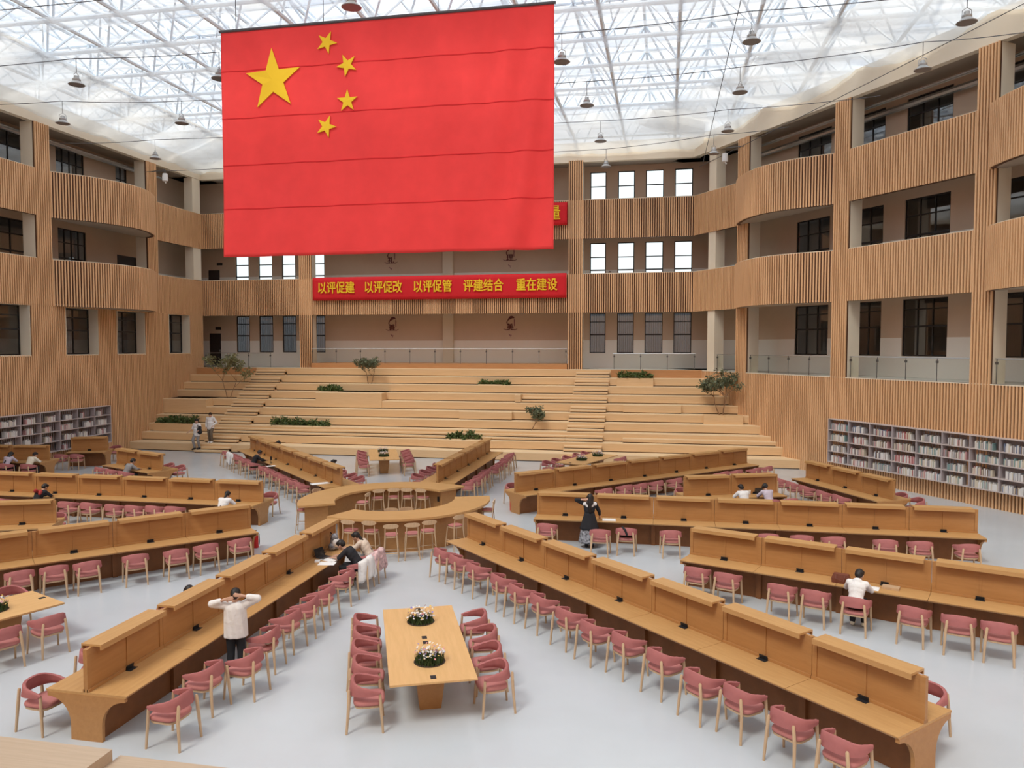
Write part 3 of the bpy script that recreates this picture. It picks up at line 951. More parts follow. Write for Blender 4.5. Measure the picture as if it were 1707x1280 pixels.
# ------------------------------------------------------------------ emblems on the rear gallery wall
def emblem(u, z, label, seed, ch):
    rr = random.Random(seed)
    p = (u, 25.78, z)
    t = thing('wall_emblem', label, 'emblem', p)
    def stroke(pts, ws):
        mb = MB()
        rings = []
        for i, (x, y) in enumerate(pts):
            a, b = pts[max(i - 1, 0)], pts[min(i + 1, len(pts) - 1)]
            l = math.hypot(b[0] - a[0], b[1] - a[1]) or 1
            nx, ny = -(b[1] - a[1]) / l, (b[0] - a[0]) / l
            w = ws[i] / 2
            rings.append([(x - nx * w, -0.012, y - ny * w), (x + nx * w, -0.012, y + ny * w), (x + nx * w, 0.0, y + ny * w), (x - nx * w, 0.0, y - ny * w)])
        mb.loft(rings)
        return mb
    arc = [(-0.16 + 0.46 * i / 8, 0.40 + 0.24 * math.sin(PI * (i / 8) * 0.75)) for i in range(9)]
    stroke(arc, [0.03, 0.08, 0.13, 0.17, 0.19, 0.17, 0.14, 0.09, 0.03]).build('brush_cap', M['emblem'], t)
    stroke([(-0.15, 0.42), (-0.2, 0.3), (-0.17, 0.2), (-0.05, 0.16), (0.1, 0.18)], [0.05, 0.07, 0.05, 0.04, 0.02]).build('brush_curl', M['emblem'], t)
    stroke([(-0.42, -0.12), (-0.25, -0.19), (-0.1, -0.16), (0.0, -0.2)], [0.02, 0.05, 0.05, 0.02]).build('brush_wing', M['emblem'], t)
    stroke([(0.04, -0.2), (0.18, -0.17), (0.34, -0.19), (0.5, -0.12)], [0.02, 0.05, 0.05, 0.02]).build('brush_wing', M['emblem'], t)
    stroke([(-0.08, -0.45), (0.02, -0.55), (0.1, -0.52), (0.05, -0.66)], [0.03, 0.08, 0.06, 0.02]).build('brush_tail', M['emblem_pale'], t)
    stroke([(0.3, 0.5), (0.31, 0.35), (0.3, 0.2), (0.31, 0.06)], [0.06, 0.07, 0.05, 0.06]).build('side_mark', M['emblem_pale'], t)
    text_mesh(ch, 0.46, (0.03, -0.016, -0.03), t, M['emblem'], 0.014)

def text_mesh(txt, size, loc, parent, mat, bold=0.02, name='lettering', depth=0.006, sx=1.0):
    cu = bpy.data.curves.new(name, 'FONT')
    cu.body = txt
    cu.size = size
    cu.align_x = 'CENTER'; cu.align_y = 'CENTER'
    cu.extrude = depth
    o = bpy.data.objects.new(name, cu)
    COL.objects.link(o)
    dg = bpy.context.evaluated_depsgraph_get()
    me = bpy.data.meshes.new_from_object(o.evaluated_get(dg))
    bpy.data.objects.remove(o)
    # bold strokes: a few copies, each a hair to the side
    src = [tuple(v.co) for v in me.vertices]; fcs = [tuple(p.vertices) for p in me.polygons]
    mb = MB()
    for i, (dx, dy) in enumerate(((0, 0), (bold / sx, 0), (-bold / sx, 0), (0, bold * 0.8), (0, -bold * 0.8))):
        mb.add([(x + dx, y + dy, z + 0.0006 * i) for x, y, z in src], fcs)
    me = bpy.data.meshes.new(name); me.from_pydata(mb.v, [], mb.f)
    me.materials.append(mat)
    n = bpy.data.objects.new(name, me)
    COL.objects.link(n)
    n.parent = parent
    n.location = loc
    n.rotation_euler = (PI / 2, 0, 0)
    n.scale = (sx, 1, 1)
    return n

emblem(-9.55, 7.25, 'plum brush-painted emblem on the ground gallery wall, above the bushy tree', 1, '善')
emblem(-1.42, 7.25, 'plum brush-painted emblem on the ground gallery wall, under the banner\'s end', 2, '美')
emblem(-9.6, 11.75, 'plum brush-painted emblem half hidden by the flag, above the banner start', 3, '礼')
emblem(-1.45, 11.75, 'plum brush-painted emblem half hidden by the flag, above the banner end', 4, '理')

# ------------------------------------------------------------------ banners and flag
def cloth(name, x0, x1, z0, z1, y, mat, parent, nx, nz, fn):
    vs, fs = [], []
    for j in range(nz + 1):
        for i in range(nx + 1):
            x, z = x0 + (x1 - x0) * i / nx, z0 + (z1 - z0) * j / nz
            vs.append((x, y + fn(x, z), z))
    for j in range(nz):
        for i in range(nx):
            q = j * (nx + 1) + i
            fs.append((q, q + 1, q + nx + 2, q + nx + 1))
    mb = MB(); mb.add(vs, fs)
    o = mb.build(name, mat, parent, True, 180)
    md = o.modifiers.new('thickness', 'SOLIDIFY'); md.thickness = 0.012
    return o
bn = thing('banner', 'long red banner with yellow slogan across the lower balcony', 'banner', (-5.62, 22.95, 9.68))
cloth('banner_cloth', -8.25, 8.28, -0.74, 0.74, 0, M['banner_red'], bn, 80, 6, lambda x, z: 0.02 * math.sin(x * 3.1 + z * 2) * math.sin(x * 0.7))
W = 16.53
for txt, c in (('以评促建', 0.0985), ('以评促改', 0.2915), ('以评促管', 0.489), ('评建结合', 0.687), ('重在建设', 0.889)):
    text_mesh(txt, 0.80, (-8.25 + W * c, -0.055, 0.02), bn, M['flag_yellow'], 0.015, depth=0.01, sx=0.80)
b2 = thing('banner', 'red banner on the upper balcony mostly hidden behind the flag', 'banner', (0.9, 22.95, 13.98))
cloth('banner_cloth', -6, 1.78, -0.68, 0.68, 0, M['banner_red'], b2, 30, 5, lambda x, z: 0.02 * math.sin(x * 3.1 + z * 2))
text_mesh('量', 0.95, (1.02, -0.06, 0.0), b2, M['flag_yellow'], 0.008, depth=0.01, sx=0.8)

fl = thing('flag', 'huge red flag with five yellow stars hanging from the roof', 'flag', (-0.77, 1.0, 12.95))
FW, FH = 5.80, 3.85
def ripple(x, z):
    d = (z + FH) / (2 * FH)
    s = 0.05 * math.sin(x * 2.3 + z * 0.15) + 0.03 * math.sin(x * 5.1 + z * 0.5)
    low = max(0.0, 1 - d * 1.6)
    e = max(0.0, (x - 2.4) / 4)
    s *= min(1.0, (1 - d) * 5 + 0.05)
    return s * 0.5 + low * 0.10 * math.sin(x * 3.2 - z * 1.1) * (0.35 + e) + e * 0.10 * math.sin(x * 6.0 - z * 0.9) * min(1.0, (1 - d) * 3 + 0.05)
cloth('flag_cloth', -FW, FW, -FH, FH, 0, M['flag_red'], fl, 150, 60, ripple)
def star(cx, cz, r, rot, name='star'):
    n = 10
    pts = []
    for i in range(10):
        a = rot + PI / 2 + i * PI / 5
        q = r if i % 2 == 0 else r * 0.382
        pts.append((cx + q * math.cos(a), cz + q * math.sin(a)))
    vs = [(x, ripple(x, z) - 0.05, z) for x, z in pts] + [(x, ripple(x, z) - 0.02, z) for x, z in pts] + [(cx, ripple(cx, cz) - 0.055, cz)]
    fs = [(20, (i + 1) % 10, i) for i in range(10)] + [(i, (i + 1) % 10, 10 + (i + 1) % 10, 10 + i) for i in range(10)]
    mb = MB(); mb.add(vs, fs); mb.build(name, M['flag_yellow'], fl)
BIG = (-3.85, 2.10)
star(*BIG, 1.06, 0.03, 'large_star')
for c in ((-1.88, 3.20), (-1.16, 2.41), (-1.16, 1.23), (-1.94, 0.44)):
    star(c[0], c[1], 0.38, math.atan2(BIG[1] - c[1], BIG[0] - c[0]) - PI / 2, 'small_star')
for z in (2.5, 0.9, -0.7, -2.2):
    mb = MB()
    rings = []
    for i in range(101):
        x = -FW + 2 * FW * i / 100
        y = ripple(x, z)
        rings.append([(x, y - 0.012, z - 0.012), (x, y - 0.012, z + 0.012), (x, y + 0.005, z + 0.012), (x, y + 0.005, z - 0.012)])
    mb.loft(rings); mb.build('seam', M['banner_red'], fl)
mb = MB(); mb.tube([(-FW - 0.05, 0, FH + 0.02), (FW + 0.05, 0, FH + 0.02)], 0.05, 8); mb.build('top_rod', M['wire'], fl, True)
for x in (-FW * 0.9, -2, 2, FW * 0.9):
    mb = MB(); mb.tube([(x, 0, FH), (x, 0, FH + 1.9)], 0.012, 5); mb.build('hanging_wire', M['wire'], fl)
# ------------------------------------------------------------------ armchair
def arm_path(n=32):
    """plan of the curved back band from one arm tip round to the other; returns (x, y, t)"""
    pts = []
    for i in range(9):
        q = i / 8
        pts.append((0.275 + 0.012 * q, 0.21 - 0.21 * q))
    for i in range(1, 24):
        a = PI * i / 24
        c, d = math.cos(a), math.sin(a)
        pts.append((0.287 * abs(c) ** 0.8 * (1 if c > 0 else -1), -0.265 * d ** 0.8))
    for i in range(9):
        q = 1 - i / 8
        pts.append((-0.275 - 0.012 * q, 0.21 - 0.21 * q))
    m = len(pts) - 1
    return [(x, y, k / m) for k, (x, y) in enumerate(pts)]

def chair_proto():
    t = thing('armchair', 'pink upholstered armchair with beech legs', 'chair')
    # seat
    def ring(s, z):
        r = []
        for k in range(24):
            a = 2 * PI * k / 24
            c, d = math.cos(a), math.sin(a)
            e = 0.5
            r.append((0.255 * s * (abs(c) ** e) * (1 if c > 0 else -1), 0.02 + 0.245 * s * (abs(d) ** e) * (1 if d > 0 else -1), z))
        return r
    mb = MB(); mb.loft([ring(0.93, 0.415), ring(0.99, 0.425), ring(1.0, 0.455), ring(0.97, 0.475), ring(0.85, 0.488), ring(0.4, 0.49)]); mb.build('seat', M['pink_light'], t, True, 60)
    mb = MB(); mb.loft([ring(0.90, 0.375), ring(0.94, 0.38), ring(0.94, 0.413)]); mb.build('seat_frame', M['leg'], t, True)
    # back band
    mb = MB()
    rings = []
    P = arm_path()
    for i, (x, y, q) in enumerate(P):
        a, b = P[max(i - 1, 0)], P[min(i + 1, len(P) - 1)]
        l = math.hypot(b[0] - a[0], b[1] - a[1])
        nx, ny = (b[1] - a[1]) / l, -(b[0] - a[0]) / l        # outwards
        e = 1 - abs(2 * q - 1)                                # 0 at the tips, 1 at the middle of the back
        s = e * e * (3 - 2 * e)
        top = 0.675 + 0.125 * s
        bot = 0.590 - 0.015 * s
        if e < 0.06: top, bot = top - 0.018, bot + 0.018
        th = 0.025 if 0 < i < len(P) - 1 else 0.012
        lean = 0.03 * s
        m = (top + bot) / 2
        rings.append([(x + nx * th, y + ny * th, bot + 0.012), (x + nx * (th + lean * 0.6), y + ny * (th + lean * 0.6), m), (x + nx * (th + lean), y + ny * (th + lean), top - 0.015), (x + nx * lean, y + ny * lean, top),
                      (x - nx * (th - lean), y - ny * (th - lean), top - 0.015), (x - nx * (th - lean * 0.6), y - ny * (th - lean * 0.6), m), (x - nx * th, y - ny * th, bot + 0.012), (x, y, bot)])
    mb.loft(rings); mb.build('backrest', M['pink'], t, True, 60)
    for sx in (-1, 1):
        mb = MB(); mb.tube([(sx * 0.285, 0.235, 0), (sx * 0.272, 0.205, 0.40), (sx * 0.268, 0.19, 0.63)], [0.018, 0.024, 0.021], 8); mb.build('leg', M['leg'], t, True)
        mb = MB(); mb.tube([(sx * 0.245, -0.325, 0), (sx * 0.225, -0.29, 0.42), (sx * 0.20, -0.285, 0.66), (sx * 0.198, -0.283, 0.68)], [0.019, 0.026, 0.024, 0.014], 8); mb.build('leg', M['leg'], t, True)
    return note(t)
CH = chair_proto()
CH_USED = [False]
def chair(x, y, rz, label, group):
    rz += rnd.uniform(-0.10, 0.10)
    if not CH_USED[0]:
        CH_USED[0] = True
        CH.location = (x, y, 0); CH.rotation_euler = (0, 0, rz); CH['label'] = label; CH['group'] = group
        return CH
    return dup(CH, (x, y, 0), rz, label, group)

# ------------------------------------------------------------------ bar stool
def stool_proto():
    t = thing('bar_stool', 'beech bar stool with pink seat', 'stool')
    mb = MB()
    def ring(s, z): return [(0.19 * s * abs(math.cos(a)) ** 0.6 * (1 if math.cos(a) > 0 else -1), 0.18 * s * abs(math.sin(a)) ** 0.6 * (1 if math.sin(a) > 0 else -1), z) for a in [2 * PI * k / 20 for k in range(20)]]
    mb.loft([ring(0.95, 0.71), ring(1, 0.72), ring(1, 0.745), ring(0.9, 0.75), ring(0.4, 0.765)]); mb.build('seat', M['pink_light'], t, True, 60)
    mb = MB(); mb.loft([ring(0.93, 0.665), ring(0.96, 0.67), ring(0.96, 0.709)]); mb.build('seat_frame', M['leg'], t, True)
    for sx in (-1, 1):
        mb = MB(); mb.tube([(sx * 0.215, 0.215, 0), (sx * 0.16, 0.155, 0.69)], [0.013, 0.018], 8); mb.build('leg', M['leg'], t, True)
        mb = MB(); mb.tube([(sx * 0.215, -0.225, 0), (sx * 0.165, -0.165, 0.66), (sx * 0.155, -0.205, 1.02)], [0.013, 0.018, 0.014], 8); mb.build('leg', M['leg'], t, True)
    mb = MB(); mb.tube([(-0.197, 0.193, 0.24), (0.197, 0.193, 0.24)], 0.011, 6); mb.build('footrest', M['leg'], t, True)
    mb = MB(); mb.tube([(-0.197, -0.2, 0.24), (0.197, -0.2, 0.24)], 0.011, 6); mb.build('footrest', M['leg'], t, True)
    for sx in (-1, 1):
        mb = MB(); mb.tube([(sx * 0.195, -0.19, 0.30), (sx * 0.195, 0.185, 0.30)], 0.011, 6); mb.build('footrest', M['leg'], t, True)
    mb = MB()
    rings = []
    for i in range(17):
        q = -1 + 2 * i / 16
        h = 0.062 * max(0.12, (1 - abs(q) ** 3.2)) ** 0.55
        x, y = 0.215 * q, -0.195 - 0.03 * (1 - q * q)
        rings.append([(x, y - 0.012, 1.0 - h), (x, y - 0.012, 1.0 + h), (x, y + 0.012, 1.0 + h), (x, y + 0.012, 1.0 - h)])
    mb.loft(rings); mb.build('backrest', M['leg'], t, True, 50)
    return note(t)
ST0 = stool_proto()

# ------------------------------------------------------------------ ring-shaped bar counter
def arc(mb, r0, r1, a0, a1, z0, z1, n=40):
    rings = []
    for i in range(n + 1):
        a = R(a0 + (a1 - a0) * i / n)
        c, s = math.cos(a), math.sin(a)
        rings.append([(r0 * c, r0 * s, z0), (r1 * c, r1 * s, z0), (r1 * c, r1 * s, z1), (r0 * c, r0 * s, z1)])
    mb.loft(rings)
def counter(a0, a1, label, sock):
    t = thing('bar_counter', label, 'counter')
    mb = MB(); arc(mb, 1.93, 3.08, a0, a1, 0.985, 1.05); mb.build('counter_top', M['desk'], t, True)
    mb = MB(); arc(mb, 2.33, 2.68, a0 + 5, a1 - 5, 0, 0.985)
    mb.build('counter_base', M['screen'], t, True)
    for a in (a0 + 4.6, a1 - 4.6):
        mb = MB(); mb.obox((2.5 * math.cos(R(a)), 2.5 * math.sin(R(a))), R(a), 0.36, 0.03, 0, 0.985); mb.build('end_panel', M['screen'], t)
    for a, r_ in sock:
        mb = MB(); mb.obox((r_ * math.cos(R(a)), r_ * math.sin(R(a))), R(a), 0.012, 0.04, 0.55, 0.72); mb.build('power_socket', M['black'], t)
    return t
counter(58, 214, 'curved wooden bar counter, the arc of the ring nearer the stepped seating', ((196, 2.32), (70, 2.32)))
counter(250, 380, 'curved wooden bar counter, the arc of the ring nearer the viewer', ())
first = True
for ang, r_, face, lab in (
        (153, 1.62, 180, 'bar stool turned sideways inside the ring counter'),
        (128, 1.98, None, 'bar stool inside the ring counter, next to the sideways one'),
        (112, 1.98, None, 'bar stool inside the ring counter, middle of the five along its arc'),
        (97, 1.98, None, 'bar stool inside the ring counter, fourth along its far arc'),
        (81, 1.98, None, 'bar stool inside the ring counter, at the end beside the wall socket'),
        (-75, 1.72, None, 'bar stool showing only its back plank above the near counter, first of two'),
        (-58, 1.72, None, 'bar stool showing only its back plank above the near counter, second of two'),
        (-94.5, 3.06, 1, 'bar stool outside the ring counter, behind the two girls studying'),
        (-83, 3.06, 1, 'bar stool outside the ring counter, second from the girls studying'),
        (-72, 3.5, 1, 'bar stool pulled furthest out from the ring counter'),
        (-62.5, 3.45, 1, 'bar stool outside the ring counter, right of the one pulled furthest out'),
        (-54, 3.3, 1, 'bar stool outside the ring counter, fifth along its near arc'),
        (-36.5, 3.15, 1, 'bar stool in the gap where the long front-right desk row begins'),
        (195, 2.95, 1, 'dark-shadowed bar stool outside the far arc, by the gap at its tip'),
        (162, 3.25, 1, 'bar stool mostly hidden behind the far arc of the ring counter'),
        (8, 3.02, 1, 'bar stool outside the rounded end of the near counter')):
    x, y = r_ * math.cos(R(ang)), r_ * math.sin(R(ang))
    rz = R(face) - PI / 2 if face not in (None, 1) else (R(ang) - PI / 2 if face is None else R(ang) + PI / 2)
    rz += rnd.uniform(-.08, .08)
    if first:
        first = False
        ST0.location = (x, y, 0); ST0.rotation_euler = (0, 0, rz); ST0['label'] = lab; ST0['group'] = 'bar stools around the ring counter'
    else:
        dup(ST0, (x, y, 0), rz, lab, 'bar stools around the ring counter')

# ------------------------------------------------------------------ desk rows
ML = 1.795
def end_profile():
    """half outline of the flared end panel, (y, z) from the floor up"""
    pts = [(0.27, 0.0), (0.27, 0.25)]
    for i in range(1, 9):
        a = PI / 2 * i / 8
        pts.append((0.27 + 0.40 * (1 - math.cos(a)), 0.25 + 0.40 * math.sin(a)))
    pts.append((0.67, 0.71))
    return pts
def row(name, ang, r0, n, label, L=ML):
    a = R(ang)
    t = thing('study_desk', label, 'desk', (r0[0], r0[1], 0) if isinstance(r0, tuple) else (r0 * math.cos(a), r0 * math.sin(a), 0), a)
    for x in (0.0, n * L - 0.06):
        p = end_profile()
        o = [(y, z) for y, z in p] + [(-y, z) for y, z in p[::-1]]
        mb = MB(); mb.add([(x, y, z) for y, z in o] + [(x + 0.06, y, z) for y, z in o],
                          [tuple(range(len(o))), tuple(range(len(o), 2 * len(o)))[::-1]] + [(i, i + len(o), (i + 1) % len(o) + len(o), (i + 1) % len(o)) for i in range(len(o))])
        mb.build('end_panel', M['screen'], t)
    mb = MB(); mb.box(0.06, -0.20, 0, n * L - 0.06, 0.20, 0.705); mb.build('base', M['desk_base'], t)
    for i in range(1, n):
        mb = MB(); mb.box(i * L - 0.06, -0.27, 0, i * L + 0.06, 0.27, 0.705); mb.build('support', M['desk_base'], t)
    for i in range(n):
        x0, x1 = i * L, (i + 1) * L
        mb = MB()
        y = 0.70
        vs = [(x0 + .004, -y, .75), (x1 - .004, -y, .75), (x1 - .004, y, .75), (x0 + .004, y, .75), (x0 + .004, -y, .735), (x1 - .004, -y, .735), (x1 - .004, y, .735), (x0 + .004, y, .735),
              (x0 + .004, -y + .03, .705), (x1 - .004, -y + .03, .705), (x1 - .004, y - .03, .705), (x0 + .004, y - .03, .705)]
        fs = [(0, 1, 2, 3), (11, 10, 9, 8)] + [(k, 4 + k, 4 + (k + 1) % 4, (k + 1) % 4) for k in range(4)] + [(4 + k, 8 + k, 8 + (k + 1) % 4, 4 + (k + 1) % 4) for k in range(4)]
        mb.add(vs, fs); mb.build('desktop', M['desk'], t)
        mb = MB()
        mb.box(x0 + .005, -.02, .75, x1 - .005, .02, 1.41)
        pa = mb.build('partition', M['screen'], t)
        mb = MB()
        for s in (-1, 1):
            q = (.02, .034) if s > 0 else (-.034, -.02)
            e = 0.085
            mb.box(x0 + .005, q[0], .752, x0 + e, q[1], 1.41); mb.box(x1 - e, q[0], .752, x1 - .005, q[1], 1.41)
            mb.box(x0 + .005, .02 if s > 0 else -.055, .752, x1 - .005, .055 if s > 0 else -.02, .795)
            mb.box((x0 + x1) / 2 - .016, q[0], .80, (x0 + x1) / 2 + .016, q[1], 1.41)
        mb.build('partition_trim', M['screen'], pa)
        mb = MB()
        mb.box(x0 + .09, -.175, 1.412, x1 - .14, .175, 1.445)
        mb.box(x0 + .09, -.175, 1.36, x1 - .14, -.155, 1.412); mb.box(x0 + .09, .155, 1.36, x1 - .14, .175, 1.412)
        mb.build('hood', M['desk'], t)
        for s in (-1, 1):
            mb = MB(); c = (x0 + x1) / 2
            mb.box(c - .09, s * .10 - .05, .75, c + .09, s * .10 + .05, .757)
            mb.add([(c - .08, s * .06 - .012, .757), (c + .08, s * .06 - .012, .757), (c + .08, s * .06 + .012, .757), (c - .08, s * .06 + .012, .757),
                    (c - .08, s * .075 - .012, .82), (c + .08, s * .075 - .012, .82), (c + .08, s * .075 + .012, .82), (c - .08, s * .075 + .012, .82)],
                   [(0, 3, 2, 1), (4, 5, 6, 7), (0, 1, 5, 4), (1, 2, 6, 5), (2, 3, 7, 6), (3, 0, 4, 7)])
            mb.build('power_box', M['black'], t)
    return t
ROWS = {  # name: (angle, start radius or point, modules, row label, short name for the seats)
    'A': (-90, 4.675, 5, 'study desk row from the ring counter to the bottom-left platform', 'desk row ending by the near platform'),
    'B': (-45, 4.675, 7, 'longest-looking study desk row from the ring counter to the bottom right corner', 'row running to the bottom right corner'),
    'C': (0, 4.675, 7, 'study desk row where the woman in black stands', 'row with the standing woman in black'),
    'D': (45, 4.675, 7, 'study desk row with a red extinguisher at its ring end, behind the woman in black', 'row behind the woman in black'),
    'E': (90, 4.675, 5, 'short study desk row from the ring toward the sunken planter', 'short row pointing at the seating steps'),
    'F': (135, 4.675, 7, 'study desk row from the ring toward the walking men', 'row pointing at the walking men'),
    'G': (180, 4.675, 7, 'study desk row from the ring toward the left bookshelf, with the ponytailed student', 'row with the ponytailed student'),
    'H': (-132.5, 4.675, 7, 'study desk row with empty chairs in front of the ponytailed student', 'empty row below the ponytailed student'),
    'I': (-22.5, 10.0, 5, 'study desk row where the student in a white hoodie reads', 'row of the white hoodie reader'),
    'J': (22.5, 10.0, 2, 'two-bay study desk where the white and lilac shirts sit', 'two-bay desk of the white and lilac shirts'),
    'L4': (-156.5, 10.0, 3, 'study desk cut by the left edge, between two desk rows', 'desk cut by the left edge'),
    'L3': (157.0, 13.25, 2, 'short study desk with one student in grey sitting alone', 'short desk of the lone student in grey'),
}
SEATS = {
    'A': [(13.41, 1.29), (12.35, 1.15), (11.72, 1.52), (10.7, 1.3), (9.75, 1.25), (8.95, 1.25), (8.15, 1.25), (6.95, 1.2), (5.96, 1.2), (5.2, 1.2), (13.4, -0.95), (12.1, -1.05), (10.0, -1.1)],
    'B': [(5.38, -1.11), (6.15, -1.08), (7.0, -1.08), (8.1, -1.08), (8.95, -1.15), (9.77, -1.14), (10.76, -1.2), (11.6, -1.25), (12.4, -1.15), (13.33, -1.15), (14.3, -1.25), (15.03, -1.15), (15.95, -1.2), (16.78, -1.2), (16.64, 1.08)],
    'C': [(5.17, -1.2), (6.78, -1.62), (7.51, -1.3), (8.77, -1.35), (11.44, -1.2), (12.36, -1.2), (13.19, -1.2), (14.51, -1.27), (15.38, -1.28), (16.5, -1.35)],
    'I': [(10.55, -1.0), (11.3, -1.05), (12.58, -1.22), (13.29, -1.23), (14.1, -1.26), (15.19, -1.23), (15.98, -1.3), (16.65, -1.3)],
    'D': [(7.89, -1.15), (9.0, -1.05), (9.7, -1.1), (10.61, -1.05), (11.65, -1.05), (14.45, -1.0), (15.3, -1.02), (16.35, -1.12), (17.15, -1.1), (5.5, 1.3)],
    'J': [(10.5, 1.15), (13.4, -1.1), (11.75, -1.15), (12.65, -1.15)],
    'E': [(5.39, -1.06), (6.35, -1.12), (7.2, -1.1), (8.1, -1.06), (9.3, -1.2), (10.15, -1.2), (11.2, -1.2), (12.3, -1.14), (13.2, -1.08), (6.3, 1.3), (7.3, 1.3), (8.25, 1.3), (9.2, 1.3)],
    'F': [(16.94, 1.2), (15.97, 1.13), (14.9, 1.16), (13.9, 1.1), (12.7, 1.1), (11.1, 1.05), (10.2, 1.05), (9.2, 1.05), (8.2, 1.07), (7.1, 1.05), (6.1, 1.05), (15.6, -1.15), (8.0, -1.2), (7.0, -1.25), (6.2, -1.25)],
    'H': [(10.4, 1.05), (9.7, 1.05), (9.0, 1.12), (7.92, 1.1), (6.97, 1.2), (6.2, 1.1), (5.3, 1.05)],
    'G': [(14.9, 1.15), (13.9, 1.15), (12.55, 1.15), (11.23, 1.2), (10.36, 1.22), (9.35, 1.3), (8.6, 1.3), (7.9, 1.22), (7.2, 1.2), (5.55, 1.15), (5.2, -1.3)],
    'L3': [(16.3, 0.98), (15.4, 0.98), (14.4, 0.98), (14.7, -1.1), (13.8, -1.05)],
    'L4': [(10.4, -1.1)],
}
PLACE = {}
for k, (ang, r0, n, lab, short) in ROWS.items():
    row(k, ang, r0, n, lab)
    a = R(ang)
    for sgn in (1, -1):
        ss = sorted(s for s in SEATS.get(k, []) if s[1] * sgn > 0)
        more = sum(1 for s in SEATS.get(k, []) if s[1] * sgn > 0) >= sum(1 for s in SEATS.get(k, []) if s[1] * sgn < 0)
        for i, (r_, o) in enumerate(ss):
            x, y = r_ * math.cos(a) - o * math.sin(a), r_ * math.sin(a) + o * math.cos(a)
            rz = a + PI if o > 0 else a
            lb = 'pink armchair, %s from the ring%s, %s' % (ORD[i], '' if more else ', hidden side', short)
            PLACE[k, sgn, i] = (x, y, rz)
            chair(x, y, rz, lb, 'pink armchairs along the desk rows')

# desks that stand across, near the shelves
row('K', -63.2, (14.15, 8.7), 3, 'study desk of three bays parallel to the right bookshelf', 1.575)
KA = R(-63.2)
for i, (x, y) in enumerate([(13.15, 8.35), (13.5, 7.5), (13.85, 6.75), (14.3, 5.8), (14.7, 5.05)]):
    chair(x, y, KA + 0, 'pink armchair, %s from the steps, at the desk facing the right bookshelf' % ORD[i], 'pink armchairs along the desk rows')
for i, (x, y) in enumerate([(16.75, 5.7), (17.05, 4.85)]):
    chair(x, y, KA + PI, 'pink armchair between the right bookshelf and its desk, %s from the steps' % ORD[i], 'pink armchairs along the desk rows')
row('L1', -172, (-19.15, 6.75), 2, 'study desk before the left bookshelf where two students huddle')
row('L2', 200, (-19.0, 10.35), 1, 'single-bay study desk between the left bookshelf and the steps', 1.75)
for i, (x, y, rz, lb) in enumerate([(-20.35, 5.5, R(8), 'pink armchair of the long-haired student at the left bookshelf desk'), (-19.25, 5.6, R(8), 'pink armchair of the cream-shirted student at the left bookshelf desk'),
                       (-20.2, 8.55, R(20), 'pink armchair with a white jacket on its seat, near the left bookshelf'), (-19.5, 8.75, R(20), 'pink armchair in front of the single-bay desk near the left bookshelf'),
                       (-19.6, 11.6, R(200), 'pink armchair behind the single-bay desk by the slatted wall')]):
    chair(x, y, rz, lb, 'pink armchairs along the desk rows')

# ------------------------------------------------------------------ long tables with flower wells
def flowers(loc, label, seed, low=False):
    rr = random.Random(seed)
    t = thing('flower_arrangement', label, 'flowers', loc)
    mb = MB(); mb.lathe([(0.01, 0.0), (0.26, 0.0), (0.265, 0.004), (0.255, 0.009), (0.01, 0.01)], 28); mb.build('soil_well', M['soil'], t, True)
    mb = MB()
    for _ in range(560):
        a, q = rr.uniform(0, 2 * PI), 0.24 * math.sqrt(rr.random())
        x, y = q * math.cos(a), q * math.sin(a)
        h = rr.uniform(0.07, 0.20)
        dx, dy = rr.uniform(-.06, .06), rr.uniform(-.06, .06)
        w = 0.009
        b = rr.uniform(0, PI)
        mb.add([(x - w * math.cos(b), y - w * math.sin(b), 0.008), (x + w * math.cos(b), y + w * math.sin(b), 0.008), (x + dx, y + dy, h)], [(0, 1, 2)])
    mb.build('grass', M['grass'], t)
    def bloom(mb, c, r):
        n = 7
        d = Vector((rr.uniform(-.7, .7), rr.uniform(-.9, .4), 1)).normalized()
        u = d.orthogonal().normalized(); w = d.cross(u)
        vs = [tuple(Vector(c) - d * r * 0.25)]
        for i in range(2 * n):
            a = PI * i / n
            q = r if i % 2 == 0 else r * 0.62
            vs.append(tuple(Vector(c) + (u * math.cos(a) + w * math.sin(a)) * q + d * r * 0.15))
        mb.add(vs, [(0, 1 + i, 1 + (i + 1) % (2 * n)) for i in range(2 * n)])
    for nm, mt, k, r_ in (('white_blossoms', 'petal_white', 52, 0.026), ('pink_blossoms', 'petal_pink', 18, 0.019), ('yellow_blossoms', 'petal_yellow', 13, 0.023), ('violet_blossoms', 'petal_violet', 11, 0.022)):
        mb = MB()
        for _ in range(k):
            a, q = rr.uniform(0, 2 * PI), 0.26 * math.sqrt(rr.random())
            bloom(mb, (q * math.cos(a), q * math.sin(a), rr.uniform(0.11, 0.25)), r_ * rr.uniform(0.7, 1.2))
        mb.build(nm, M[mt], t)
    return t
